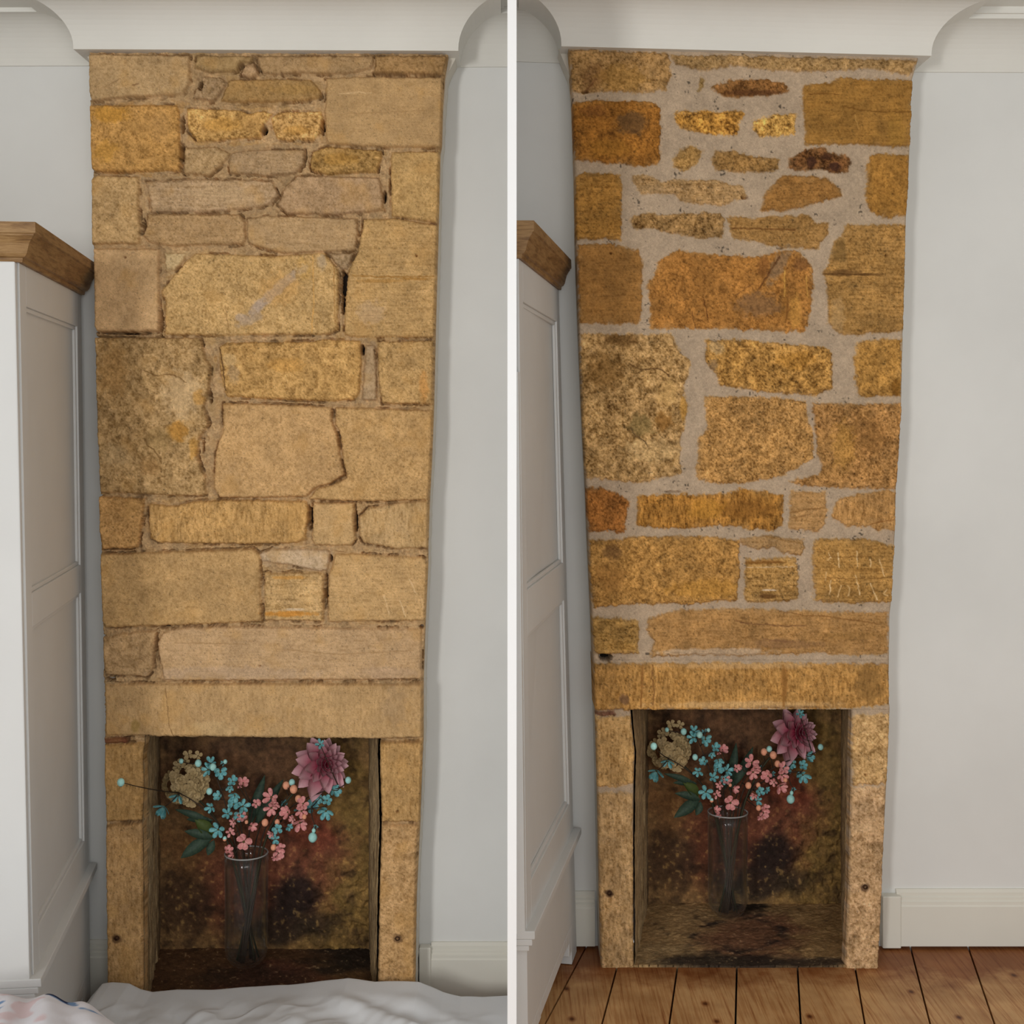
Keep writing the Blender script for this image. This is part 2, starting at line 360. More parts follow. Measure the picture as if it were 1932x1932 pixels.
STAIN_L = [(219,1771,10,9,(78,54,34),.9),(750,1770,11,9,(82,58,38),.85),(198,1560,10,5,(84,62,40),.8),(770,1398,26,3,(60,46,32),.9),(272,1420,4,12,(100,76,46),.7),(208,215,38,18,(176,124,40),.7),(198,285,26,24,(178,128,44),.5),(300,240,20,30,(160,122,72),.4),
           (512,556,84,11,(158,142,128),1.0,-42),(572,508,16,9,(164,148,136),.9,-50),(460,600,20,8,(168,150,134),.8,0),(607,495,10,16,(160,142,116),.8),(470,604,28,10,(158,138,114),.8,-20),
           (575,510,16,26,(186,146,74),.5),(525,545,40,34,(188,142,78),.45),
           (345,745,40,50,(190,164,124),.75),(335,815,22,22,(168,116,40),.75),(375,750,12,16,(180,128,52),.6),(300,830,30,24,(132,108,66),.6),(215,700,30,60,(140,104,56),.6),
           (215,860,30,24,(176,152,112),.5),(365,845,10,22,(178,128,50),.6),(280,880,22,20,(128,94,52),.5),
           (540,690,40,16,(182,134,64),.6),(435,680,18,14,(196,168,120),.6),(440,705,12,20,(150,128,98),.6),(800,730,10,30,(182,124,58),.6),
           (545,1158,52,6,(184,120,40),.85),(545,1090,40,4,(188,134,60),.7),(555,1150,26,2.5,(206,190,166),.7),
           (255,1372,10,16,(120,98,44),.6),(745,1330,26,40,(142,120,92),.5),(400,1375,50,18,(190,166,122),.4),
           (440,1270,180,14,(166,144,124),.5),(730,1270,60,14,(164,140,120),.4),(420,235,40,16,(186,136,56),.5),(560,245,30,10,(176,128,56),.6),
           (640,300,40,12,(160,116,44),.5),(560,168,60,10,(158,122,62),.4),(720,530,50,4,(150,104,40),.5),(780,526,30,3,(150,100,34),.6),
           (410,365,60,16,(182,156,120),.5),(790,1000,20,30,(160,124,70),.3),(700,590,30,24,(176,152,124),.5)]
STAIN_R = [(1149,1686,9,8,(80,56,36),.9),(1632,1674,11,8,(96,70,46),.85),(1630,1560,40,8,(186,150,104),.4),(1480,1334,70,4,(60,40,26),.5),(1120,145,30,24,(96,58,28),.35,-30),(1170,150,50,30,(150,104,40),.4),(1190,235,34,26,(82,58,34),.7),(1120,210,30,12,(104,62,28),.5),(1150,280,50,20,(158,106,36),.35),
           (1420,176,60,7,(70,40,20),.6),(1530,305,10,12,(58,34,22),.8),(1575,315,14,10,(56,32,22),.8),(1560,295,14,9,(66,38,22),.7),
           (1470,500,14,46,(120,96,70),.6,28),(1435,575,50,26,(112,82,54),.55),(1440,500,12,24,(110,66,30),.5),(1510,500,18,14,(104,66,34),.6),(1480,570,8,50,(120,78,30),.4),(1500,590,14,40,(184,132,56),.4),
           (1590,515,36,7,(88,58,28),.7),(1640,518,30,3,(84,54,24),.6),(1585,475,16,26,(104,76,38),.6),(1580,600,16,40,(176,140,92),.4),
           (1170,640,40,14,(84,54,22),.6),(1140,700,40,40,(108,72,30),.55),(1260,740,24,28,(186,142,80),.6),(1252,795,20,18,(112,70,24),.6),(1210,805,26,24,(104,84,44),.6),(1290,770,8,26,(178,122,44),.5),(1230,850,60,26,(186,150,96),.45),
           (1350,655,20,14,(190,154,102),.6),(1345,690,10,14,(110,86,60),.6),(1500,680,40,20,(166,110,38),.4),(1690,730,10,18,(104,64,18),.6),(1605,700,12,10,(100,76,50),.5),
           (1640,820,40,40,(124,82,38),.45),(1590,840,24,50,(176,124,46),.35),(1410,960,60,20,(112,70,26),.5),(1330,960,40,20,(176,120,42),.5),(1155,1040,20,16,(92,62,34),.6),(1150,1090,30,30,(132,88,40),.5),(1330,1110,80,20,(178,122,44),.4),
           (1450,1125,22,5,(74,44,18),.7),(1450,1113,16,2,(206,180,146),.7),(1440,1060,40,4,(110,66,24),.5),
           (1350,1230,120,8,(176,152,122),.6),(1480,1215,80,10,(120,86,54),.5),(1640,1290,30,40,(118,84,42),.6),(1480,1290,8,40,(126,80,34),.5),(1400,1330,200,8,(198,158,104),.5),(1400,1256,160,7,(192,150,96),.5),
           (1178,1320,10,12,(86,60,44),.6),(1560,860,40,60,(160,116,58),.2),(1690,250,20,50,(156,112,42),.3),(1230,355,30,8,(140,110,72),.4),(1640,1075,40,4,(110,72,28),.4),(1600,1200,80,8,(130,92,44),.4)]

# scratches, tooling marks and hairline cracks: points | width | colour | depth
LINES_L = [([(772,1092),(785,1121)],1.3,(206,178,136),.0),([(724,1125),(735,1159)],1.3,(204,176,134),0),([(754,1134),(765,1162)],1.3,(206,178,136),0),([(795,1128),(800,1150)],1.2,(200,170,126),0),
 ([(272,699),(290,707),(305,709),(320,706),(340,713),(352,722)],1.2,(104,76,42),.003),([(273,828),(277,840),(290,848),(298,860),(303,866)],1.3,(108,80,46),.003),([(300,866),(304,874)],1.5,(100,74,40),.003),
 ([(311,1298),(315,1320),(316,1350),(319,1372),(327,1392)],1.1,(120,92,58),.002),([(412,655),(420,690),(424,735)],1.6,(84,62,40),.010),([(403,668),(408,700)],1.4,(96,72,46),.008),
 ([(706,660),(711,690),(710,720),(712,750)],1.3,(92,70,46),.006),([(206,160),(225,150)],1.2,(120,94,62),.002),([(424,577),(428,600),(432,630)],1.0,(140,108,66),.001),
 ([(665,520),(720,522),(818,521)],1.2,(142,100,44),.002),([(590,484),(592,560),(588,628)],1.2,(196,150,84),0),([(630,498),(632,610)],1.1,(150,110,62),.002),
 ([(592,1000),(640,990)],1.0,(196,166,120),0),([(700,1170),(790,1176)],1.0,(150,120,82),0),([(330,1212),(470,1216)],1.0,(150,120,82),.001),([(520,1225),(640,1235),(780,1228)],1.1,(152,122,84),.001),
 ([(640,176),(680,174),(700,176)],1.2,(196,168,126),0),([(640,215),(720,212),(830,206)],1.0,(150,120,80),.001),([(250,160),(262,158)],1.2,(120,90,60),.002)]
LINES_R = [([(1562,1043),(1566,1052),(1560,1056)],1.3,(212,174,118),0),([(1580,1043),(1583,1070)],1.3,(212,174,118),0),([(1616,1040),(1617,1068)],1.3,(212,174,118),0),([(1641,1056),(1642,1068)],1.4,(212,174,118),0),
 ([(1658,1056),(1668,1086)],1.3,(212,174,118),0),([(1558,1080),(1556,1094)],1.3,(208,168,110),0),([(1566,1095),(1565,1120)],1.3,(212,174,118),0),([(1586,1104),(1580,1126)],1.2,(208,168,110),0),
 ([(1598,1104),(1603,1110),(1599,1124)],1.2,(208,168,110),0),([(1613,1085),(1618,1105),(1622,1122)],1.3,(212,174,118),0),([(1642,1100),(1655,1132)],1.4,(212,174,118),0),([(1672,1112),(1666,1120),(1674,1124)],1.2,(208,168,110),0),
 ([(1560,1050),(1600,1051),(1650,1049)],1.0,(118,78,34),.001),([(1560,1089),(1610,1092),(1680,1090)],1.1,(112,74,32),.001),
 ([(1188,686),(1200,694),(1215,698),(1235,695),(1250,698),(1264,710)],1.4,(82,54,26),.003),([(1190,808),(1198,822),(1214,830),(1222,842)],1.4,(90,66,38),.003),
 ([(1327,566),(1333,582),(1335,600)],1.2,(92,54,22),.002),([(1305,588),(1309,606),(1314,622)],1.1,(98,60,26),.002),([(1432,545),(1448,520),(1470,485)],1.8,(84,48,22),.003),([(1384,560),(1420,535)],1.2,(112,70,32),.001),
 ([(1386,1171),(1420,1178),(1445,1178),(1480,1182),(1520,1180)],1.5,(108,72,40),.002),([(1470,1152),(1520,1162),(1560,1163),(1620,1172),(1660,1178)],1.2,(116,76,36),.001),([(1440,1206),(1500,1212)],1.6,(120,82,50),0),
 ([(1590,201),(1620,208),(1660,212),(1715,212)],1.6,(104,66,24),.001),([(1525,178),(1560,177),(1580,179)],1.2,(96,58,20),.001),([(1612,218),(1620,245)],1.1,(170,124,62),0),
 ([(1382,430),(1440,432),(1500,433)],1.7,(98,60,26),.002),([(1553,517),(1600,517),(1640,519)],1.8,(84,54,24),.002),([(1480,510),(1480,560)],1.3,(192,140,62),0),([(1487,560),(1484,600)],2.2,(110,68,28),.001),([(1521,520),(1523,560)],1.2,(186,134,60),0),
 ([(1232,1255),(1230,1280),(1234,1305),(1231,1330)],1.4,(112,72,34),.002),([(1212,1256),(1211,1300),(1208,1332)],2.4,(124,80,36),0),([(1478,1256),(1482,1290),(1478,1332)],3.0,(132,88,40),0),
 ([(1490,968),(1520,962),(1556,957)],1.2,(122,82,40),.001),([(1492,978),(1530,970)],1.1,(120,80,40),.001),([(1105,172),(1116,160),(1124,150)],2.4,(98,60,30),.002),
 ([(1405,1062),(1470,1061)],2.0,(112,70,26),0),([(1410,1070),(1500,1069)],1.0,(192,158,112),0),([(1640,990),(1660,985),(1690,980)],1.3,(120,76,34),.002),([(1440,1010),(1480,1020),(1510,1024)],1.1,(130,90,44),0)]

def stone_field(px, py, stones, right):
    wa = 4.4 if right else 1.9
    sx = px+wa*fbm(px/9, py/9, 11, 3)+wa*0.5*fbm(px/2.6, py/2.6, 5, 2)
    sy = py+wa*fbm(px/9, py/9, 31, 3)+wa*0.5*fbm(px/2.6, py/2.6, 6, 2)
    best = np.full(px.shape, -1e3); sid = np.full(px.shape, -1, int)
    for i, (poly, c, g, k) in enumerate(stones):
        xs = [p[0] for p in poly]; ys = [p[1] for p in poly]
        m = (px > min(xs)-30) & (px < max(xs)+30) & (py > min(ys)-30) & (py < max(ys)+30)
        if not m.any(): continue
        d = sdist(poly, sx[m], sy[m]); b = best[m]
        u = d > b
        b[u] = d[u]; best[m] = b; s = sid[m]; s[u] = i; sid[m] = s
    return best, sid

def stone_surface(px, py, stones, right):
    """height in metres towards the room, and colour"""
    best, sid = stone_field(px, py, stones, right)
    rnd = np.random.RandomState(3)
    n = len(stones)
    off = rnd.uniform(-.003, .004, n); tx = rnd.uniform(-1, 1, n)*3e-5; ty = rnd.uniform(-1, 1, n)*3e-5
    cx = np.array([np.mean([p[0] for p in s[0]]) for s in stones]); cy = np.array([np.mean([p[1] for p in s[0]]) for s in stones])
    gi = np.array(['nhvk'.index(s[2]) for s in stones]); kk = np.array([s[3] for s in stones])
    cc = np.array([s[1] for s in stones])
    si = np.maximum(sid, 0)
    big = fbm(px/34, py/34, 70, 3); mid = fbm(px/11, py/11, 80, 4)
    fi = fbm(px/3.1, py/3.1, 90, 3, .7); fh = fbm(px/26, py/2.4, 100, 4, .65); fv = fbm(px/3.0, py/12, 110, 3, .7)
    g = gi[si]; k = kk[si]
    grain = np.where(g == 0, fi*.85+mid*.25, np.where(g == 1, fh*.42+fi*.6, np.where(g == 2, fv*.6+fi*.45, fi*.85+mid*.45)))
    face = off[si]+(px-cx[si])*tx[si]+(py-cy[si])*ty[si]+.0018*mid+.0011*grain*k+.002*big
    face = face+np.where(g == 3, .0035*np.minimum(mid, .2), 0)
    if not right:
        r = 5.0
        ins = face-.010*(1-np.clip(best/r, 0, 1))**2
        fill = -.0135+.012*fbm(px/15, py/12, 120, 4)+.005*fi+.003*mid
        crack = -.040-.012*mid
        fill = np.minimum(fill, -.003)
        o = -best
        out = np.where(o < 3.2, crack*sstep(0, 1.3, o)+(-.010)*(1-sstep(0, 1.3, o)), 0)
        wide = sstep(2.0, 4.2, o)
        patch = sstep(-.25, .1, fbm(px/20, py/20, 130, 2))       # lengths where the joint is still packed with old mortar
        crk = crack*(1-.68*patch)-.002*patch
        out = (-.010)*(1-sstep(0, 1.3, o))+sstep(0, 1.3, o)*(crk*(1-wide)+fill*wide)
        h = np.where(best > 0, ins, out)
        mort = np.array((165, 138, 101.))
    else:
        ins = face*.8+.002-.0045*(1-np.clip(best/3.5, 0, 1))**2
        mh = -.0035+.0022*fbm(px/14, py/14, 140, 3)+.0006*fi
        h = np.where(best > 0, ins, np.maximum(mh, -.008))
        e = sstep(-1.5, 1.5, best); h = ins*e+mh*(1-e)
        mort = np.array((161, 135, 102.5))
    # colour
    kc = (k*(0.46 if not right else 0.56))[..., None]
    base = cc[si]
    gcol = np.clip(grain, -1, 1)[..., None]
    lo = base*np.array((.62, .55, .42)); hi = np.minimum(base*np.array((1.22, 1.24, 1.34)), 235)
    t = gcol*2.6*kc
    col = np.where(t < 0, base+(base-lo)*np.maximum(t, -1.25), base+(hi-base)*np.minimum(t, 1.2))
    col = col*(1+(.15 if right else .11)*mid[..., None]*k[..., None]+(.15 if right else .09)*big[..., None])
    if not right:
        spk = sstep(.50, .68, fbm(px/2.3, py/2.3, 150, 2))[..., None]*(.25+.3*k[..., None])
        col = col*(1-.55*spk)
        warm = sstep(.1, .6, fbm(px/40, py/40, 160, 3))[..., None]*.35
        col = col*(1-warm)+np.array((176, 136, 80.))*warm
    else:
        spk = sstep(.42, .65, fbm(px/2.6, py/2.6, 150, 2))[..., None]*.5
        col = col*(1-spk*.6*np.minimum(k[..., None], 1.2))
        rim = (np.exp(-np.maximum(best, 0)/5.0)*.38)[..., None]*sstep(-.3, .5, fbm(px/18, py/18, 170, 2))[..., None]
        col = col*(1-rim)+np.array((176, 140, 92.))*rim
    for s in (STAIN_R if right else STAIN_L):
        x, y, rx, ry, c, a = s[:6]; an = math.radians(s[6] if len(s) > 6 else 0)
        m = (abs(px-x) < 2*max(rx, ry)+8) & (abs(py-y) < 2*max(rx, ry)+8)
        if not m.any(): continue
        dx = px[m]-x; dy = py[m]-y
        u = (dx*math.cos(an)+dy*math.sin(an))/rx; v = (-dx*math.sin(an)+dy*math.cos(an))/ry
        q = np.sqrt(u*u+v*v)+.45*fbm(px[m]/8, py[m]/8, 180, 3)
        w = (a*(1-sstep(.55, 1.15, q))*(best[m] > 0))[..., None]
        lum = (1+.22*np.clip(grain[m], -1, 1))[..., None]
        cs = np.array(c, float)
        if not right: cs = cs*.78+np.array((166, 136, 96.))*.22
        col[m] = col[m]*(1-w)+cs*lum*w
    soft = (2.4+1.2*fi) if right else 1.0
    LN = LINES_R if right else LINES_L
    for pts, wd, c, dp in LN:
        x0 = min(p[0] for p in pts)-6; x1 = max(p[0] for p in pts)+6; y0_ = min(p[1] for p in pts)-6; y1_ = max(p[1] for p in pts)+6
        m = (px > x0) & (px < x1) & (py > y0_) & (py < y1_)
        if not m.any(): continue
        qx = px[m]+1.6*fbm(px[m]/6, py[m]/6, 230, 2); qy = py[m]+1.6*fbm(px[m]/6, py[m]/6, 231, 2); dd = np.full(qx.shape, 99.)
        for (ax, ay), (bx, by) in zip(pts[:-1], pts[1:]):
            ex, ey = bx-ax, by-ay; t = np.clip(((qx-ax)*ex+(qy-ay)*ey)/(ex*ex+ey*ey), 0, 1)
            dd = np.minimum(dd, np.hypot(qx-ax-ex*t, qy-ay-ey*t))
        w = (1-sstep(wd*.45, wd*1.3, dd))*(.45+.5*vn(px[m]/5, py[m]/5, 232))
        col[m] = col[m]*(1-w[..., None])+np.array(c, float)*w[..., None]; h[m] = h[m]-dp*w
    mm = (1-sstep(-1.2*soft, .8*soft, best+(1.6*fi if right else 0)))[..., None]
    mc = mort*(1+(.07 if right else .16)*mid[..., None]+(.10 if right else .20)*fi[..., None]+.06*big[..., None])
    if not right:
        ww = sstep(-.1, .4, fbm(px/20, py/20, 210, 3))[..., None]*.5
        mc = mc*(1-ww)+base*.95*ww
    pit = sstep(.66, .78, vn(px/2.9, py/2.9, 190)*vn(px/13, py/13, 191)+.03)[..., None]
    if right: mc = mc*(1-.45*pit)
    col = col*(1-mm)+mc*mm
    for hx, hy, rx, ry, dp in (HOLES_R if right else HOLES_L):
        q = np.sqrt(((px-hx)/rx)**2+((py-hy)/ry)**2)+.3*fbm(px/5, py/5, 200, 2)
        h = h-dp*(1-sstep(.7, 1.15, q))
    if not right and True:
        for a, b_ in (((233,1404),(233,1412)),):
            pass
    return h, np.clip(col, 0, 255)

ALB = 1.45       # albedo scale against the colours read off the stone

def grid_mesh(name, pos, col, mat, parent, keep=None, skirt=None, flip=False, alb=1.0):
    """pos (r,c,3), col (r,c,3) 0..255 sRGB; skirt = vector pushed from every border"""
    R, C = pos.shape[:2]
    idx = np.arange(R*C).reshape(R, C)
    quads = np.stack([idx[:-1, :-1], idx[1:, :-1], idx[1:, 1:], idx[:-1, 1:]], -1).reshape(-1, 4)
    if flip: quads = quads[:, ::-1]
    V = pos.reshape(-1, 3); K = col.reshape(-1, 3)
    if skirt is not None:
        ring = np.concatenate([idx[0, :], idx[1:, -1], idx[-1, -2::-1], idx[-2:0:-1, 0]])
        base = len(V); n = len(ring); sk = np.asarray(skirt)
        mids = [V[ring]+sk*t for t in (0.12, 1.0)]
        V = np.concatenate([V]+mids); K = np.concatenate([K, K[ring], K[ring]])
        a = ring; loops = [ring, base+np.arange(n), base+n+np.arange(n)]
        for p, q in ((loops[0], loops[1]), (loops[1], loops[2])):
            p2 = np.roll(p, -1); q2 = np.roll(q, -1)
            s = np.stack([p, p2, q2, q], -1)
            if flip: s = s[:, ::-1]
            quads = np.concatenate([quads, s])
    me = bpy.data.meshes.new(name)
    me.vertices.add(len(V)); me.vertices.foreach_set('co', V.astype(np.float32).ravel())
    me.loops.add(len(quads)*4); me.loops.foreach_set('vertex_index', quads.astype(np.int32).ravel())
    me.polygons.add(len(quads)); me.polygons.foreach_set('loop_start', np.arange(0, len(quads)*4, 4, dtype=np.int32))
    me.polygons.foreach_set('use_smooth', np.ones(len(quads), bool))
    me.update(calc_edges=True); me.validate()
    at = me.color_attributes.new('tint', 'FLOAT_COLOR', 'POINT')
    c4 = np.ones((len(V), 4)); c4[:, :3] = np.clip(lin(K)*alb, 0, .9)
    at.data.foreach_set('color', c4.astype(np.float32).ravel())
    me.materials.append(mat)
    return link(bpy.data.objects.new(name, me), parent)

STEP = 1.5
def stone_part(name, y0, y1, xl, xr, stones, right, parent, back, keep_label=None):
    """part of the stone face between rows y0..y1 and column functions xl(y), xr(y)"""
    ny = max(3, int((y1-y0)/STEP)); wmax = max(float(xr(y)-xl(y)) for y in (y0, (y0+y1)/2, y1)); nx = max(3, int(wmax/STEP))
    yy = np.linspace(y0, y1, ny); l = np.array([xl(y) for y in yy]); r = np.array([xr(y) for y in yy])
    u = np.linspace(0, 1, nx)
    px = l[:, None]*(1-u)+r[:, None]*u; py = np.repeat(yy[:, None], nx, 1)
    h, c = stone_surface(px, py, stones, right)
    dist = D-h
    # round the border of the part slightly
    e = np.minimum(np.minimum(px-l[:, None], r[:, None]-px), np.minimum(py-y0+99, y1-py+99))
    h = h-.006*(1-np.clip(e/4, 0, 1))**2
    pos = np.stack([(px-966)/F*D, D-h, CZ-(py-HZ)/F*D], -1)
    return grid_mesh(name, pos, c*(np.array((.985, 1.03, 1.14)) if right else np.array((.995, .985, .985))), M_STONE, parent, skirt=(0, back, 0), alb=ALB)

def patch(name, c00, c10, c11, c01, nu, nv, hfun, cfun, mat, parent, flip=False, warp=None):
    """bilinear patch: corners top-left, top-right, bottom-right, bottom-left; u across, v down; raised along its normal"""
    u, v = np.meshgrid(np.linspace(0, 1, nu), np.linspace(0, 1, nv))
    c00, c10, c11, c01 = [np.array(c) for c in (c00, c10, c11, c01)]
    p = (c00*((1-u)*(1-v))[..., None]+c10*(u*(1-v))[..., None]+c11*(u*v)[..., None]+c01*((1-u)*v)[..., None])
    if warp is not None: p = warp(p, u, v)
    n = np.cross(c01-c00, c10-c00); n = n/np.linalg.norm(n)
    if flip: n = -n
    w = np.linalg.norm(c10-c00); hh = np.linalg.norm(c01-c00)
    p = p+n*hfun(u*w, v*hh, u, v)[..., None]
    return grid_mesh(name, p, np.clip(cfun(u*w, v*hh, u, v), 0, 255), mat, parent)
# ------------------------------------------------------------------ setting
ZL, ZR = -0.14, 0.0                   # floor levels of the two rooms
TH = 0.0092                           # half thickness of the dividing wall
YF = 2.60                             # its front edge
XL0, XR1 = -2.05, 2.05                # outer ends of the two rooms
ZC = 2.545                            # ceiling

def struct(o): o['kind'] = 'structure'; return o
m = MB(); m.box(-TH, YF, ZL-.02, TH, 3.62, ZC+.02)
struct(m.build('wall_partition', M_TRIM))

# back walls (left and right of each fireplace opening, and above it)
def wall_back(name, x0, x1, ox0, ox1, zt, z0):
    m = MB()
    m.box(x0, DW, z0-.05, ox0, DW+.08, ZC+.03); m.box(ox1, DW, z0-.05, x1, DW+.08, ZC+.03)
    m.box(ox0, DW, zt, ox1, DW+.08, ZC+.03)
    return struct(m.build(name, M_WALL))
wall_back('wall_back_left', XL0, -TH, -1.03, -.33, Z(1350, D), ZL)
wall_back('wall_back_right', TH, XR1, .29, .95, Z(1300, D), ZR)
m = MB(); m.box(XL0-.08, 0.9, ZL-.05, XL0, DW+.08, ZC+.03); struct(m.build('wall_left', M_WALL))
m = MB(); m.box(XR1, 0.9, ZR-.05, XR1+.08, DW+.08, ZC+.03); struct(m.build('wall_right', M_WALL))
m = MB(); m.box(XL0-.08, 0.9, ZC, XR1+.08, DW+.08, ZC+.05); struct(m.build('ceiling', M_CORN))

# floors: separate boards with open joints
def floor(name, joints, z, y0, y1, xa, xb, mat, dark):
    """joints: list of (px_a, py_a, px_b, py_b) lines in the floor plane"""
    def xat(j, y):
        a = on_z(j[0], j[1], z); b = on_z(j[2], j[3], z)
        t = (y-a.y)/(b.y-a.y); return a.x+(b.x-a.x)*t
    m = MB(); g = 0.0024; cols = []
    L = [(lambda y: xa)]+[(lambda y, j=j: xat(j, y)) for j in joints]+[(lambda y: xb)]
    rnd = random.Random(5)
    for i in range(len(L)-1):
        a, b = L[i], L[i+1]
        cl = (rnd.random(), rnd.random(), rnd.random()); top = z-rnd.random()*.0012
        ys = np.linspace(y0, y1, 28)
        for ya, yb in zip(ys[:-1], ys[1:]):
            q = [min(max(f_(y_)+s_*g, xa), xb) for f_, y_, s_ in ((a, ya, 1), (b, ya, -1), (b, yb, -1), (a, yb, 1))]
            if q[1]-q[0] < .001 or q[2]-q[3] < .001: continue
            c = []
            for zz in (z-.022, top):
                c += [(q[0], ya, zz), (q[1], ya, zz), (q[2], yb, zz), (q[3], yb, zz)]
            m.hexa(c, 0); cols += [cl]*8
    m.box(xa, y0, z-.05, xb, y1, z-.03, 1); cols += [(0, 0, 0)]*8
    o = m.build(name, [mat, dark]); struct(o)
    at = o.data.color_attributes.new('board', 'FLOAT_COLOR', 'POINT')
    for i, c in enumerate(cols): at.data[i].color = (*c, 1)
    return o
JR = [(1085,1825,1045,1900), (1160,1840,1140,1915), (1277,1832,1265,1915), (1390,1830,1388,1915), (1505,1832,1510,1915),
      (1616,1840,1629,1915), (1717,1783,1751,1915), (1828,1790,1871,1915), (1936,1790,1990,1915), (2050,1790,2110,1915)]
floor('floor_right', JR, ZR, 1.0, DW+.02, TH, XR1, M_PINE, M_DARK)
JL = [(x, 1930, x-(500-x)*.10, 2020) for x in range(-560, 1000, 118)]
JL = [j for j in JL if on_z(j[0], j[1], ZL).x < -.2]
floor('floor_left', JL, ZL, 1.0, DW+.02, XL0, -TH, M_PINE, M_DARK)

# cove cornices following the chimney breasts
def cornice(name, xa, xb, pl, pr, zl, zr, slope, wl, wr):
    """pl, pr: side faces (x) of the breast cornice; zl, zr heights there; wl, wr heights at the far ends"""
    R = .118; prof = [(0.0, 0.0), (.006, 0.0), (.006, .006)]
    for i in range(0, 13):
        t = math.pi/2*i/12; prof.append((.006+R*(1-math.cos(t))*.92, .006+R*math.sin(t)*.9))
    prof += [(.118, .112), (.118, .124), (.126, .124), (.126, .30), (0, .30)]
    yf = D-.012
    v = []; n = len(prof); nst = 6
    for i in range(nst):
        for o, z in prof:
            x = (xa, pl-o, pl-o, pr+o, pr+o, xb)[i]
            y = (DW-o, DW-o, yf-o, yf-o, DW-o, DW-o)[i]
            zb = (wl, zl, zl, zr, zr, wr)[i]
            v.append((x, y, zb+z))
    f = []
    for i in range(nst-1):
        for k in range(n-1):
            f.append((i*n+k, i*n+k+1, (i+1)*n+k+1, (i+1)*n+k))
    f.append(tuple(range(n))); f.append(tuple((nst-1)*n+k for k in reversed(range(n))))
    m = MB(); m.add(v, f)
    # the body of the cornice over the breast, so that nothing is hollow
    m.hexa([(pl, yf, zl), (pr, yf, zr), (pr, DW, zr), (pl, DW, zl), (pl, yf, zl+.3), (pr, yf, zr+.3), (pr, DW, zr+.3), (pl, DW, zl+.3)])
    o = m.build(name, M_CORN); 
    return struct(o)
cornice('trim_1', XL0, -TH, X(147, D), X(861, D), Z(96.5, D), Z(99.5, D), 0, Z(127, DW), Z(127, DW))
cornice('trim_2', TH, XR1, X(1063, D), X(1749, D), Z(91, D), Z(109, D), 0, Z(117, DW), Z(139, DW))

# baseboards
def baseboard(name, x0, x1, z0, zt, mat=None):
    yb = DW; m = MB()
    h = zt-z0
    pr = [(0, h), (.006, h), (.012, h-.008), (.012, h-.016), (.017, h-.020), (.017, h-.026), (.022, h-.030), (.022, h-.038), (.025, h-.042), (.025, .008), (0, .008)]
    v = [(x0, yb-o, z0+z) for o, z in pr]+[(x1, yb-o, z0+z) for o, z in pr]; n = len(pr)
    f = [(k, (k+1) % n, n+(k+1) % n, n+k) for k in range(n)]+[tuple(reversed(range(n))), tuple(n+k for k in range(n))]
    m.add(v, f)
    o = m.build(name, mat or M_WHITE); return struct(o)
baseboard('baseboard_left', XL0, X(196, D)-.004, ZL, ZL+.158)
baseboard('baseboard_middle', X(812, 3.5), -TH, ZL, ZL+.152)
baseboard('baseboard_inner', TH, X(1131, D)-.004, ZR, ZR+.152)
baseboard('baseboard_right', X(1698, 3.5), XR1, ZR, ZR+.158)
def skirting_end(name, px0, px1, z0, zt):   # short block beside the breast
    m = MB(); m.box(X(px0, 3.52), 3.512, z0+.004, X(px1, 3.52), DW, zt)
    return struct(m.build(name, M_WHITE, bevel=.003))
skirting_end('trim_3', 791, 813, ZL, ZL+.146)
skirting_end('trim_4', 1664, 1699, ZR, ZR+.146)

# ------------------------------------------------------------------ chimney breasts
M_PLAST = paint('plaster_edge', (214, 208, 196), 0.85)
M_RUST, _nt, _b = new_mat('rusty_iron', 0.8); _b.inputs['Base Color'].default_value = rgba((74, 50, 34)); _b.inputs['Metallic'].default_value = .3

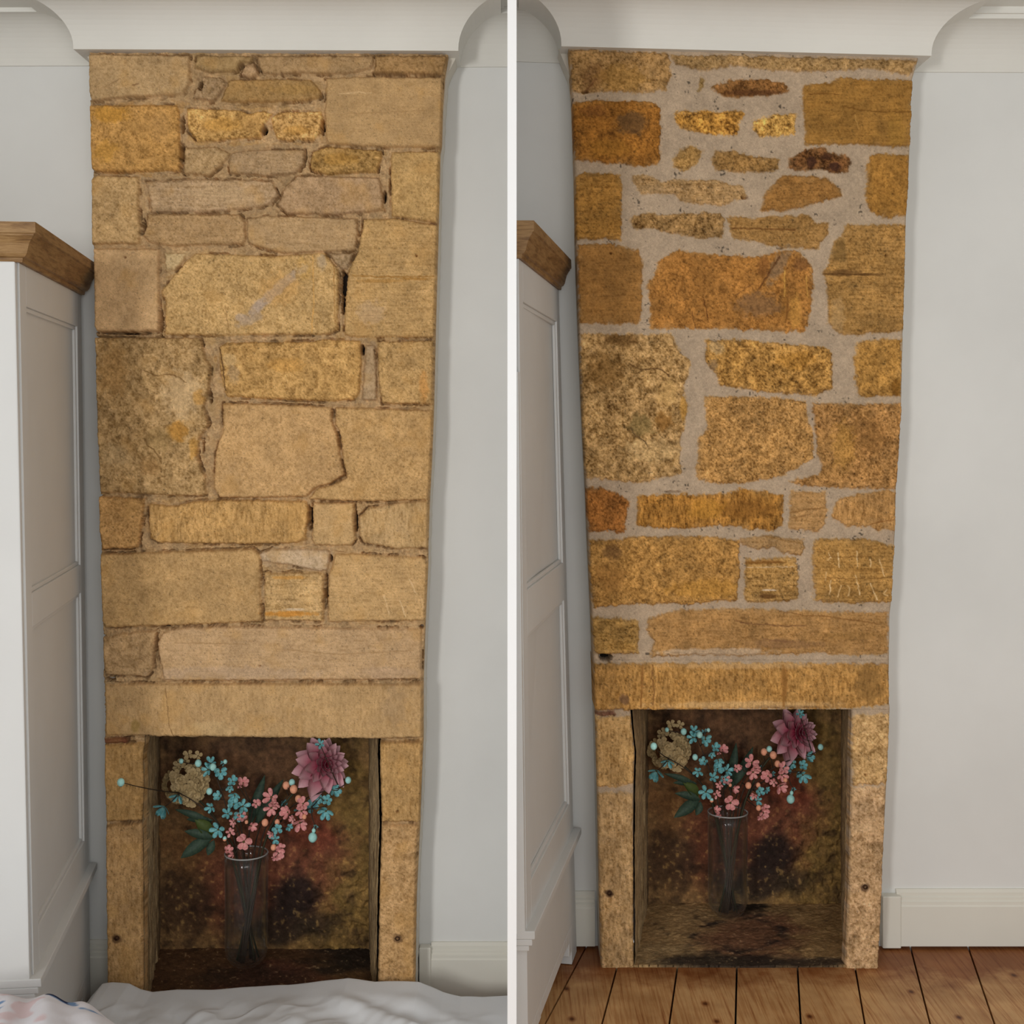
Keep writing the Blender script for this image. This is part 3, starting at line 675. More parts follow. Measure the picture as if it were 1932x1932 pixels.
def breast(right):
    stones, TL, TR = (RIGHT, RL, RR) if right else (LEFT, LL, LR)
    z0 = ZR if right else ZL
    lab = ('exposed stone chimney breast with pale mortar joints and open hearth above the bare floorboards' if right else
           'exposed stone chimney breast with open dark joints, before pointing, behind the white dust sheet')
    xm = X((TL[-1][0]+TR[-1][0])/2, D)
    root = empty('chimney_breast', (xm, D, z0), lab, 'chimney breast')
    xl = lambda y: float(edge(TL, y)); xr = lambda y: float(edge(TR, y))
    if right:
        ytop, ylin, yop, ybot = 86, 1246, 1339, 1833
        jl = lambda y: float(np.interp(y, [1339, 1373, 1420, 1480, 1600, 1833], [1190, 1193, 1198, 1196, 1195, 1196]))
        jr = lambda y: float(np.interp(y, [1339, 1350, 1403, 1480, 1685, 1833], [1607, 1608, 1606, 1606, 1601, 1594]))
        bl, br, byt, byb, rr = 1222, 1588, 1300, 1705, 1.13
    else:
        ytop, ylin, yop, ybot = 95, 1288, 1393, 1928
        jl = lambda y: float(np.interp(y, [1393, 1402, 1431, 1482, 1549, 1650, 1928], [272, 272, 268, 270, 267, 269, 270]))
        jr = lambda y: float(np.interp(y, [1393, 1401, 1482, 1552, 1688, 1928], [714, 715, 717, 719, 715, 711]))
        bl, br, byt, byb, rr = 301, 697, 1350, 1790, 1.092
    stone_part('stone_facing', ytop, ylin, xl, xr, stones, right, root, .075)
    stone_part('lintel', ylin, yop, xl, xr, stones, right, root, .13)
    a = stone_part('jamb', yop, ybot, xl, jl, stones, right, root, .03)
    b = stone_part('jamb', yop, ybot, jr, xr, stones, right, root, .03)
    for j, (px, py) in zip((a, b), (((1150, 1685), (1632, 1673)) if right else ((220, 1770), (750, 1770)))):
        m = MB(); c = P(px, py, D-.002); pts = []
        for k in range(10):
            an = 2*math.pi*k/10; pts.append((.85*math.cos(an), .85*math.sin(an)))
        v = [(c.x+.008*q[0]*(1+.15*math.sin(3*i)), c.y-.004, c.z+.007*q[1]) for i, q in enumerate(pts)]
        v += [(c.x+.0045*q[0], c.y-.006, c.z+.0045*q[1]) for q in pts]
        v += [(c.x+.0035*q[0], c.y+.006, c.z+.0035*q[1]) for q in pts]
        v += [(c.x+.009*q[0]*(1+.15*math.sin(3*i)), c.y+.012, c.z+.008*q[1]) for i, q in enumerate(pts)]
        f = []
        for k in range(10):
            q = (k+1) % 10
            f += [(k, 10+k, 10+q, q), (10+k, 20+k, 20+q, 10+q), (30+k, k, q, 30+q)]
        f.append(tuple(20+k for k in reversed(range(10)))); f.append(tuple(30+k for k in range(10)))
        m.add(v, f)
        o = mesh_obj('wall_plug', m.v, m.f, M_RUST, None)
        COL.objects.unlink(o); COL.objects.link(o); o.parent = j
        o.matrix_parent_inverse = Matrix.Translation(-Vector(root.location)) @ Matrix.Identity(4)
        o.matrix_parent_inverse = Matrix.Identity(4)
        o['label'] = 'rusty iron plug sunk in the stone'
    # plaster returns at both sides, running back to the alcove wall
    for side in (0, 1):
        tab = TR if side else TL
        ys = np.linspace(ytop-4, ybot, 150)
        m = MB(); v = []
        for i, y in enumerate(ys):
            rag = .0022*math.sin(y*.31)+.003*(random.Random(int(y/9)+side*99+right*7).random()-.5)
            e = float(edge(tab, y)); s = 1 if side else -1
            bump_ = 0
            if side: bump_ = 3.2*math.exp(-((y-170)/50)**2)
            x = X(e, D)+(.0018+bump_*.0008+rag*.35 if side else .0016)
            xi = X(e, D)-s*.02
            yf = D+.05
            z = Z(y, D)
            # spread at the very top under the cornice
            if y < 135: x += s*.021*(1-(y-90)/45.0)*(1 if y > 90 else 1)
            v += [(xi, yf, z), (x, yf, z), (x, DW, z), (xi, DW, z)]
        f = []
        for i in range(len(ys)-1):
            for k in range(4):
                q = (i*4+k, i*4+(k+1) % 4, i*4+4+(k+1) % 4, i*4+4+k)
                f.append(q if side else q)
        f += [(0, 1, 2, 3), tuple((len(ys)-1)*4+k for k in (3, 2, 1, 0))]
        m.add(v, f); m.build('plaster_return', M_PLAST, root)
    # the hearth recess
    yb = D*rr; sk = .085                    # inner side faces start behind the skirt of the facing
    zb = Z(byb, yb)                         # hearth level at the back
    zf = max(Z(ybot-4, D), z0+.004)
    ztop = Z(yop, D)+.03
    def W(px, d, z): return (X(px, d), d, z)
    lt, lb_, rt, rb_ = jl(yop+5), jl(ybot-20), jr(yop+5), jr(ybot-20)
    bl2 = bl+(3 if right else 4); br2 = br+(1 if right else 1)
    def rough(s, a):
        return lambda x, y, u, v: a*fbm(x*s, y*s, 310, 4)+a*.5*fbm(x*s*5, y*s*5, 320, 3)
    def mix(c, w, k): return c*(1-w[..., None])+np.array(k, float)*w[..., None]
    def blob(u, v, cx, cy, rx, ry, seed, n=.5):
        q = np.sqrt(((u-cx)/rx)**2+((v-cy)/ry)**2)+n*fbm(u*9, v*9, seed, 3)
        return 1-sstep(.5, 1.25, q)
    def cback(x, y, u, v):
        s = fbm(x*30, y*30, 330, 4); s2 = fbm(x*90, y*90, 340, 3)
        c = np.ones(x.shape+(3,))*np.array((152, 116, 76.))
        c = mix(c, blob(u, v, .85, .5, .26, .6, 350), (142, 112, 64))
        c = mix(c, blob(u, v, .2, .7, .25, .25, 351)*.7, (132, 92, 58))
        c = mix(c, blob(u, v, .58, .62, .30, .26, 352)*.85, (126, 72, 56))
        c = mix(c, blob(u, v, .68, .5, .14, .10, 353)*.8, (128, 66, 50))
        c = mix(c, blob(u, v, .36, .75, .16, .2, 354)*.7, (104, 58, 44))
        c = mix(c, blob(u, v, .40, .30, .5, .22, 355)*.6, (82, 54, 42))
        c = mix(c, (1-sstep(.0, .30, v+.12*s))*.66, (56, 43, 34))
        c = mix(c, (blob(u, v, .62, .78, .14, .09, 356))*.85, (42, 34, 32))
        c = mix(c, (blob(u, v, .55, .9, .24, .07, 357))*.75, (46, 38, 34))
        c = mix(c, (blob(u, v, .12, .80, .14, .14, 358))*.6, (64, 48, 38))
        c = mix(c, sstep(.28, .6, s2)*.45*sstep(.3, .8, v), (182, 146, 84))
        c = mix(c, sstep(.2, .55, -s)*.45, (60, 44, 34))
        return c*(1+.25*s2[..., None]+.12*s[..., None])
    def hback(x, y, u, v):
        rg = sstep(.55, .7, v)*sstep(.6, .75, u)
        return -.004+.007*fbm(x*14, y*14, 360, 4)+.003*fbm(x*70, y*70, 361, 3)*(1+2*rg)-.006*rg*np.abs(fbm(x*60, y*35, 362, 3))
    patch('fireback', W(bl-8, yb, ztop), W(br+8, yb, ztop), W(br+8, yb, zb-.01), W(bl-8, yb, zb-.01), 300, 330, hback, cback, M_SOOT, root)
    def cside(x, y, u, v):
        s = fbm(x*60, y*8, 370, 4); s2 = fbm(x*140, y*60, 380, 3)
        c = np.ones(x.shape+(3,))*np.array((188, 160, 118.))
        c = mix(c, sstep(-.2, .5, s)*.5, (160, 142, 116)); c = mix(c, sstep(.25, .5, -s)*.6, (82, 62, 44))
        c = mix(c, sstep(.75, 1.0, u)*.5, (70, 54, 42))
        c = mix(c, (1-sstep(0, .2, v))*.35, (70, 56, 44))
        return c*(1+.22*s2[..., None])
    def hside(x, y, u, v, m=False):
        f_ = sstep(0, .22, (1-u) if m else u)
        return f_*(.004*fbm(x*40, y*9, 390, 4)-.012*sstep(.35, .6, fbm(x*30, y*5, 392, 3)))+.0015*fbm(x*120, y*60, 391, 3)
    def follow(fn, m):                     # the front edge of the side face keeps to the edge of the jamb stone
        def w_(p, u, v):
            k = np.clip(1-(1-u if m else u)*1.6, 0, 1)
            py = HZ+(CZ-p[..., 2])*F/D
            ys = np.linspace(yop-60, ybot+40, 120); xs = np.array([fn(y) for y in ys]); ref = X(rt if m else lt, D)+(X(rb_ if m else lb_, D)-X(rt if m else lt, D))*v
            q = p.copy(); q[..., 0] += k*(X(np.interp(py, ys, xs), D)-ref); return q
        return w_
    hsideR = lambda x, y, u, v: hside(x, y, u, v, True)
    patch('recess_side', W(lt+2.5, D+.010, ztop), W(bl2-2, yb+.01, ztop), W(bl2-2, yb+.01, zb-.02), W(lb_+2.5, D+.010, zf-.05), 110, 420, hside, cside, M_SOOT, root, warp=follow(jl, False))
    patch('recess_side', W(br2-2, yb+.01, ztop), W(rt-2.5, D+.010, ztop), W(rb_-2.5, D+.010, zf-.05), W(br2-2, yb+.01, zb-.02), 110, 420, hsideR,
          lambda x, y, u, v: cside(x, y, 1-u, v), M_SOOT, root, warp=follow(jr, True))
    def chearth(x, y, u, v):
        s = fbm(x*25, y*25, 400, 4); s2 = fbm(x*110, y*110, 410, 3)
        c = np.ones(x.shape+(3,))*(np.array((176, 142, 98.)) if right else np.array((98, 70, 48.)))
        c = mix(c, blob(u, v, .12, .85, .2, .2, 411)*.6, (152, 128, 92)); c = mix(c, blob(u, v, .82, .6, .2, .5, 412)*.5, (142, 110, 70))
        c = mix(c, blob(u, v, .55, .55, .25, .4, 413)*.6, (104, 62, 50))
        if right:
            q = np.sqrt(((u-.47)/.19)**2+((v-.52)/.28)**2)+.42*fbm(u*9, v*7, 414, 4)
            ring = np.exp(-((q-1)/.22)**2)
            c = mix(c, ring*.8*sstep(-.45, .15, fbm(u*11, v*11, 422, 3)), (40, 34, 33))
            c = mix(c, blob(u, v, .45, .93, .35, .10, 415)*.8, (42, 36, 33))
            c = mix(c, blob(u, v, .83, .95, .2, .07, 416)*.7, (46, 38, 34))
            c = mix(c, blob(u, v, .52, .06, .12, .14, 417)*.8, (32, 28, 27))
        else:
            c = mix(c, blob(u, v, .9, .15, .22, .25, 418)*.8, (40, 34, 30)); c = mix(c, blob(u, v, .48, .45, .3, .2, 419)*.5, (62, 48, 38))
        c = mix(c, sstep(.45, .62, s2)*.5, (176, 150, 112)); c = mix(c, sstep(.3, .6, -s)*.4, (62, 46, 36))
        return c*(1+.22*s2[..., None]+.1*s[..., None])
    def hhearth(x, y, u, v): return .005*fbm(x*12, y*12, 420, 4)+.002*fbm(x*80, y*80, 421, 3)
    h = patch('hearth', W(bl-14, yb+.004, zb), W(br+14, yb+.004, zb), W(rb_+7, D+.001, zf), W(lb_-7, D+.001, zf), 330, 260, hhearth, chearth, M_SOOT, root)
    md = h.modifiers.new('solid', 'SOLIDIFY'); md.thickness = .03; md.offset = -1
    # unseen box added round the recess to keep light from leaking in
    m = MB(); x0, x1 = X(bl, yb)-.10, X(br, yb)+.10
    m.box(x0, yb+.03, zb-.12, x1, yb+.07, ztop+.05)
    m.box(X(lt, D)-.02, D+.08, ztop+.012, X(rt, D)+.02, DW+.09, ztop+.05); m.box(x0, DW+.082, ztop+.012, x1, yb+.07, ztop+.05)
    m.box(x0-.04, DW+.082, zb-.12, min(X(bl, yb), X(lt, D))-.02, yb+.07, ztop+.05)
    m.box(max(X(br, yb), X(rt, D))+.02, DW+.082, zb-.12, x1+.04, yb+.07, ztop+.05)
    m.build('light_block_shell', M_DARK, root)
    # lintel soffit
    m = MB(); m.box(X(lt, D)-.03, D+.02, ztop-.028, X(rt, D)+.03, D+.13, ztop+.02)
    m.build('lintel_core', M_DARK, root)
    # fill of the breast behind the facing
    m = MB(); zt = Z(ytop-3, D); zl = Z(ylin+20, D)
    m.hexa([(X(xl(ylin), D)+.02, D+.06, zl), (X(xr(ylin), D)-.02, D+.06, zl), (X(xr(ylin), D)-.02, DW, zl), (X(xl(ylin), D)+.02, DW, zl),
            (X(xl(ytop), D)+.02, D+.06, zt), (X(xr(ytop), D)-.02, D+.06, zt), (X(xr(ytop), D)-.02, DW, zt), (X(xl(ytop), D)+.02, DW, zt)])
    m.build('rubble_core', M_DARK, root)
    return zb, zf, yb
HL = breast(False)
HR = breast(True)

# ------------------------------------------------------------------ wardrobes
def wardrobe(right):
    if right:
        base = lambda t, z: None
        ztop, zcb, zled, z0 = 1.883, 1.800, .330, ZR
        nb, nt_, fb, ft = (.036, 2.80), (.0135, 2.83), (.176, 3.50), (.125, 3.50)
        lab = 'narrow end of grey wardrobe with oak cornice beside the pointed stone chimney breast'
    else:
        ztop, zcb, zled, z0 = 1.870, 1.787, .232, ZL
        nb, nt_, fb, ft = (-1.033, 2.80), (-1.074, 2.80), (-1.146, 3.50), (-1.173, 3.50)
        lab = 'grey painted wardrobe with oak cornice and white front, left of the unpointed chimney breast'
    root = empty('wardrobe', ((nb[0]+fb[0])/2-(.0 if right else .3), 3.15, z0), lab, 'wardrobe')
    def side(t, z, out=0.0, along=0.0):
        """point on the side face: t 0 front .. 1 back, z height; out = distance out of the face"""
        k = (z-z0)/(ztop-z0)
        a = Vector((nb[0]+(nt_[0]-nb[0])*k, nb[1]+(nt_[1]-nb[1])*k)); b = Vector((fb[0]+(ft[0]-fb[0])*k, fb[1]))
        p = a.lerp(b, t); d = (b-a).normalized(); n = Vector((d.y, -d.x))
        p = p+n*out+d*along
        return Vector((p.x, p.y, z))
    deep = Vector((-.86, -.10, 0)) if not right else None
    XMIN = TH+.0004
    def inner(p):                              # the hidden left end of a section
        if right: return Vector((XMIN, p.y, p.z))
        return p+deep
    def block(m, t0, t1, za, zb_, o_in, o_out, mi=0, a0=0, a1=0):
        c = []
        for z in (za, zb_):
            c += [side(t0, z, o_in, a0), side(t0, z, o_out, a0), side(t1, z, o_out, a1), side(t1, z, o_in, a1)]
        m.hexa(c, mi)
    def body(m, za, zb_, out=0.0, front=0.0, back=0.0):
        c = []
        for z in (za, zb_):
            p, q = side(0, z, out, -front), side(1, z, out, back)
            c += [inner(p), p, q, inner(q)]
        m.hexa(c)
    if right:
        _hexa = MB.hexa
        class MBR(MB):
            def hexa(s, c, mi=0): _hexa(s, [Vector((max(p[0], XMIN), p[1], p[2])) for p in c], mi)
        mk = MBR
    else: mk = MB
    zp0, zp1, zm0, zm1 = (zled+.05, .90, 1.02, zcb-.05)
    if right: zp1, zm0 = .965, 1.065
    else: zp1, zm0 = .985, 1.06
    # carcass: recessed panels in a frame of stiles and rails
    m = mk(); body(m, zled, zcb, -.012)
    m.build('carcass', M_GREY, root)
    m = mk()
    T = .020; P0 = -.0125
    block(m, 0, .085, zled, zcb, P0, 0); block(m, .915, 1, zled, zcb, P0, 0)
    for za, zb_ in ((zled, zled+.09), (zp1, zm0), (zcb-.09, zcb)):
        block(m, .085, .915, za, zb_, P0, 0)
    # narrow mouldings round each panel
    for za, zb_ in ((zled+.09, zp1), (zm0, zcb-.09)):
        block(m, .085, .10, za, zb_, P0, -.005); block(m, .90, .915, za, zb_, P0, -.005)
        block(m, .10, .90, za, za+.010, P0, -.005); block(m, .10, .90, zb_-.010, zb_, P0, -.005)
    m.build('side_panel', M_GREY, root, bevel=.0015)
    # front face and corner bead
    m = mk()
    if not right:
        c = []
        for z in (zled, zcb):
            p = side(0, z, -.004, -.022); q = side(0, z, -.004, 0.0)
            c += [p+deep, p, q, q+deep]
        m.hexa(c); m.build('door', M_GREY, root, bevel=.003)
        m = mk(); m.tube([side(0, z, -.006, .004) for z in (zled, zcb)], .006, 8); m.build('corner_bead', M_GREY, root, True)
    else:
        c = []
        for z in (zled, zcb-.25):
            p = side(0, z, -.001, -.016); q = side(0, z, -.001, 0.0)
            c += [inner(p), p, q, inner(q)]
        m.hexa(c); m.build('door', M_GREY, root)
    # ledge above the plinth
    m = mk()
    for za, zb_, o in ((zled-.012, zled+.006, .020), (zled-.026, zled-.012, .014), (zled-.038, zled-.026, .007)):
        body(m, za, zb_, o, .025 if not right else .012, .012)
    m.build('ledge', M_GREY, root, bevel=.002)
    # plinth with a cut-out between bracket feet
    m = mk(); zt = zled-.038; cut = z0+.075
    body(m, cut+.03, zt, 0)
    N_ = 14
    for i in range(N_):
        t0 = .12+i*.76/N_; t1 = .12+(i+1)*.76/N_
        tm = ((t0+t1)/2-.12)/.76; e = min(tm, 1-tm)
        zz = z0+.075*min(1, (e/.12))**.6 if e < .12 else cut
        block(m, t0, t1, zz, cut+.03, -.018, 0)
    block(m, 0, .12, z0+.001, cut+.03, -.03, 0); block(m, .88, 1, z0+.001, cut+.03, -.03, 0)
    if not right:
        c = []
        for z in (z0+.001, cut+.03):
            p = side(0, z, 0, 0); q = side(0, z, 0, .03); w = Vector((-.12, -.014, 0)); c += [p+w, p, q, q+w]
        m.hexa(c)
        c = [v_+Vector((-.74, -.086, 0)) for v_ in c]; m.hexa(c)
    m.build('plinth', M_GREY, root, bevel=.0015)
    # oak cornice: stacked sections growing outward
    m = mk(); H = ztop-zcb
    prof = [(0, 0), (.010, 0), (.012, .07), (.012, .11), (.020, .14), (.026, .22), (.030, .34), (.035, .48), (.044, .60), (.050, .66), (.050, .69), (.056, .72), (.056, 1.0), (0, 1.0)]
    n = len(prof); v = []
    so = .62 if right else .80
    for st in range(4):
        for o, zz in prof:
            z = zcb+zz*H; o2 = o*so
            p = side(0, z, o2, -o2); q = side(1, z, o2, o2*.35)
            if right:
                p = side(0, z, o2, -.0)
                if p.x < XMIN+.001: p.x = XMIN+.001
            v.append((inner(p), p, q, inner(q))[st])
    f = []
    for st in range(3):
        for k in range(n-1):
            f.append((st*n+k, (st+1)*n+k, (st+1)*n+k+1, st*n+k+1))
    f.append(tuple(reversed(range(n)))); f.append(tuple(3*n+k for k in range(n)))
    f.append((3*n, 2*n, n, 0)); f.append((n-1, 2*n-1, 3*n-1, 4*n-1))
    m.add(v, f)
    m.build('cornice', M_OAK, root)
    return root
wardrobe(False)
wardrobe(True)
# ------------------------------------------------------------------ dust sheet and bedding in the left room
def cloth_grid(name, x0, x1, y0, y1, nx, ny, zfun, cfun, label, cat):
    """y0 back edge, y1 front edge"""
    u, v = np.meshgrid(np.linspace(0, 1, nx), np.linspace(0, 1, ny))
    x = x0+(x1-x0)*u; y = y0+(y1-y0)*v
    z, dx, dy = zfun(x, y, u, v)
    pos = np.stack([x+dx, y+dy, z], -1)
    o = grid_mesh(name, pos, cfun(x, y, u, v), M_CLOTH, None)
    md = o.modifiers.new('thickness', 'SOLIDIFY'); md.thickness = .0025; md.offset = 0
    tag(o, label, cat); return o
TOPY = [(100,1925),(150,1905),(172,1882),(190,1862),(206,1860),(240,1862),(262,1872),(285,1877),(330,1873),(400,1873),(480,1870),(540,1866),(600,1858),(655,1852),(705,1859),(790,1858),(812,1866),(835,1876),(870,1886),(910,1888),(960,1886)]
def sheet_z(x, y, u, v):
    d = 3.32
    px = 966+x*F/d
    top = Z(np.interp(px, [t[0] for t in TOPY], [t[1] for t in TOPY]), d)
    fold = .014*fbm(x*5+y*3, y*6, 500, 3)+.010*np.sin((x*30+y*26)+7*fbm(x*3, y*3, 510, 2))*sstep(.03, .2, v)
    fold2 = .020*(.5-np.abs(fbm(x*8-y*7, y*5+x*3, 520, 3)))
    back = sstep(0, .035, v)                            # hangs down at its back edge
    z = (ZL+.012)*(1-back)+top*back
    z = z+(fold+fold2-.006)*sstep(.08, .25, v)*back-.03*sstep(.2, 1, v)
    z = np.maximum(z, ZL+.006)
    ends = sstep(0, .03, u)
    z = (ZL+.008)*(1-ends)+z*ends
    return z, 0*x, .012*fbm(x*6, y*0, 530, 3)*(1-sstep(0, .3, v))
cloth_grid('dust_sheet', -1.12, -.0105, 3.37, 2.45, 420, 260, sheet_z, lambda x, y, u, v: np.ones(x.shape+(3,))*np.array((226, 228, 231.)),
           'rumpled pale grey dust sheet spread over the floor before the open-jointed fireplace', 'dust sheet')
def duvet_z(x, y, u, v):
    q = np.sqrt(((u-.45)/.56)**2+((v-.5)/.52)**2)
    dome = np.sqrt(np.clip(1-q**3.2, 0, 1))
    z = ZL+.05+.418*dome+(.010*fbm(x*8, y*8, 540, 3)+.006*np.sin(x*60+y*25+4*fbm(x*5, y*5, 541, 2)))*dome
    return z, 0*x, 0*x
def duvet_c(x, y, u, v):
    c = np.ones(x.shape+(3,))*np.array((226, 224, 230.))
    w = sstep(.34, .46, fbm(x*16+3, y*19, 550, 3))[..., None]; c = c*(1-w)+np.array((120, 150, 190.))*w
    w = sstep(.46, .56, fbm(x*16+3.2, y*19, 550, 3))[..., None]; c = c*(1-w)+np.array((40, 52, 84.))*w
    w = sstep(.25, .4, fbm(x*15+9, y*15+4, 560, 3))[..., None]*.7; c = c*(1-w)+np.array((216, 188, 190.))*w
    return c
cloth_grid('duvet', -1.36, -.585, 2.72, 2.02, 240, 200, duvet_z, duvet_c,
           'puffed white duvet with blue and pink flower print in the bottom left corner', 'duvet')

# ------------------------------------------------------------------ vase and flowers
M_GLASS, _nt, _b = new_mat('clear_glass', 0.02)
_tr = N(_nt, 'ShaderNodeBsdfTransparent'); _tr.inputs[0].default_value = (.955, .965, .96, 1)
_gl = N(_nt, 'ShaderNodeBsdfGlossy'); _gl.inputs['Roughness'].default_value = 0.06
_lw = N(_nt, 'ShaderNodeLayerWeight'); _lw.inputs['Blend'].default_value = 0.35
_mr = N(_nt, 'ShaderNodeMapRange'); _mr.inputs['To Min'].default_value = 0.025; _mr.inputs['To Max'].default_value = 0.85
_mx = N(_nt, 'ShaderNodeMixShader'); _nt.links.new(_lw.outputs['Facing'], _mr.inputs['Value']); _mr.inputs['From Min'].default_value = 0.25
_nt.links.new(_mr.outputs[0], _mx.inputs[0]); _nt.links.new(_tr.outputs[0], _mx.inputs[1]); _nt.links.new(_gl.outputs[0], _mx.inputs[2])
_df = N(_nt, 'ShaderNodeBsdfDiffuse'); _df.inputs[0].default_value = (.75, .78, .8, 1)      # haze and pale edge glints put into the glass as diffuse colour
_m2 = N(_nt, 'ShaderNodeMixShader'); _r2 = N(_nt, 'ShaderNodeMapRange'); _r2.inputs['From Min'].default_value = .72; _r2.inputs['To Min'].default_value = .006; _r2.inputs['To Max'].default_value = .55; _nt.links.new(_lw.outputs['Facing'], _r2.inputs['Value']); _nt.links.new(_r2.outputs[0], _m2.inputs[0])
_nt.links.new(_mx.outputs[0], _m2.inputs[1]); _nt.links.new(_df.outputs[0], _m2.inputs[2]); _mx = _m2
_nt.links.new(_mx.outputs[0], [n_ for n_ in _nt.nodes if n_.type == 'OUTPUT_MATERIAL'][0].inputs[0])
M_RIM, _nt3, _b3 = new_mat('glass_lip', 0.12); _b3.inputs['Base Color'].default_value = (.55, .55, .54, 1); _b3.inputs['Specular IOR Level'].default_value = .9; _b3.inputs['Alpha'].default_value = .55  # bright highlight along the lip painted in as a pale base colour
def petal_mat(name, c, edge_c=None, rough=.6):
    m, nt, b = new_mat(name, rough)
    n = noise(nt, 160, 3)
    r = ramp(nt, n.outputs[0], [(0.3, rgba(c)), (0.7, rgba(edge_c or tuple(min(255, v*1.12) for v in c)))])
    nt.links.new(r.outputs[0], b.inputs['Base Color']); return m
M_TEAL = petal_mat('teal_petals', (78, 150, 158), (140, 196, 196)); M_TEALB = petal_mat('pale_teal_buds', (164, 214, 208))
M_PINKF = petal_mat('pink_petals', (204, 122, 124), (232, 172, 166)); M_PEACH = petal_mat('peach_buds', (228, 160, 128))
M_BEIGE = petal_mat('dried_hydrangea', (150, 128, 90), (196, 170, 124)); M_STEM = petal_mat('dark_stems', (52, 50, 34))
M_LEAF = petal_mat('dark_leaves', (42, 58, 50), (62, 80, 62)); M_OLIVE = petal_mat('olive_leaf', (66, 78, 36)); M_TWIG = petal_mat('brown_twig', (54, 42, 32))
M_DAHL = vcol_mat('dahlia_petals', .06, 300, .1, .6)
M_CENT = petal_mat('flower_centres', (84, 74, 40))

VD = 3.585                                  # distance of the left vase
VB = on_z(465, 1822, HL[0]+.006)            # foot of the left vase
VD = VB.y+.0
V0 = Vector((X(465, VD), VD, HL[0]+.007))
def vase(loc, s, lab):
    root = empty('vase', loc, lab, 'vase')
    H = .312*s; R = .0605*s
    pr = []
    for i in range(9):
        a = math.pi/2*i/8; pr.append((R*(.25+.72*math.sin(a)), .055*s*(1-math.cos(a))))
    pr[0] = (0.0001, .0)
    pr.insert(1, (R*.25, 0))
    for t in (.3, .5, .7, .9, 1.0): pr.append((R*(.97+.03*t-.02*math.sin(t*3)), H*t))
    th = .0028
    inner = [(max(r-th, .0001), z+(.007 if z < .02 else th*.4)) for r, z in pr]
    inner[-1] = (pr[-1][0]-th, H)
    inner[0] = (.0001, .008); inner[1] = (R*.25, .008)
    prof = pr+inner[::-1]
    n = 48; v = []; f = []
    for r, z in prof:
        for k in range(n):
            a = 2*math.pi*k/n; v.append((loc[0]+r*math.cos(a), loc[1]+r*math.sin(a), loc[2]+z))
    for i in range(len(prof)-1):
        for k in range(n):
            f.append((i*n+k, i*n+(k+1) % n, (i+1)*n+(k+1) % n, (i+1)*n+k))
    mesh_obj('glass_body', v, f, M_GLASS, root, True)
    # rounded lip
    m = MB(); pts = [(loc[0]+(pr[-1][0]-th/2)*math.cos(2*math.pi*k/n), loc[1]+(pr[-1][0]-th/2)*math.sin(2*math.pi*k/n), loc[2]+H+.0008) for k in range(n+1)]
    m.tube(pts, .0021, 8); m.build('rim', M_RIM, root, True)
    return root
vase(tuple(V0), 1.0, 'clear glass cylinder vase with artificial flowers, above the dust sheet in the unpointed fireplace')
SR = .905
VRy = on_z(1373, 1733, HR[0]).y
zr_h = HR[0]+(HR[1]-HR[0])*(HR[2]-VRy)/(HR[2]-D)
VR = Vector((X(1373, VRy), VRy, zr_h+.007))
V1 = VR
S1 = .307/.312*.98
vase(tuple(V1), S1, 'clear glass cylinder vase standing on the sooty hearth of the pointed fireplace')

RND = random.Random(12)
def FP(px, py, dy=0.0):                     # picture position of a flower in the left fireplace; dy = nearer (-) or farther
    d = VD+dy; return P(px, py, d)
def cup(m, c, face, r, np_=5, mi=0, cupd=.5, wid=.62, seg=3, jit=.15, rot=None):
    """a small blossom of cupped petals looking along face"""
    face = Vector(face).normalized(); u = face.orthogonal().normalized(); w = face.cross(u)
    a0 = RND.random()*6.28 if rot is None else rot
    for k in range(np_):
        a = a0+2*math.pi*k/np_+RND.uniform(-jit, jit); d = u*math.cos(a)+w*math.sin(a); s = face.cross(d)
        L = r*RND.uniform(.88, 1.1); v = []
        prof = [(.10, .16), (.42, .85), (.75, 1.0), (.97, .45)]
        for t, q in prof:
            lift = cupd*(t**1.5)*L
            base = c+d*(t*L)+face*lift; hw = L*wid*.5*q
            v += [base-s*hw+face*.10*L*q, base, base+s*hw+face*.10*L*q]
        vv = v+[p-face*.0006 for p in v]; nb = len(v); f = []
        for i in range(len(prof)-1):
            for j in (0, 1):
                f.append((i*3+j, i*3+j+1, i*3+j+4, i*3+j+3)); f.append((nb+i*3+j+3, nb+i*3+j+4, nb+i*3+j+1, nb+i*3+j))
        e = 3*(len(prof)-1)
        f += [(e, e+1, nb+e+1, nb+e), (e+1, e+2, nb+e+2, nb+e+1)]
        for i in range(len(prof)-1):
            f += [(i*3+3, i*3, nb+i*3, nb+i*3+3), (i*3+2, i*3+5, nb+i*3+5, nb+i*3+2)]
        m.add(vv, f, mi)
def curve(a, b, sag, n=7, side=0):
    a = Vector(a); b = Vector(b); pts = []
    for i in range(n):
        t = i/(n-1); p = a.lerp(b, t); p.z += sag*4*t*(1-t); p.x += side*4*t*(1-t); pts.append(p)
    return pts
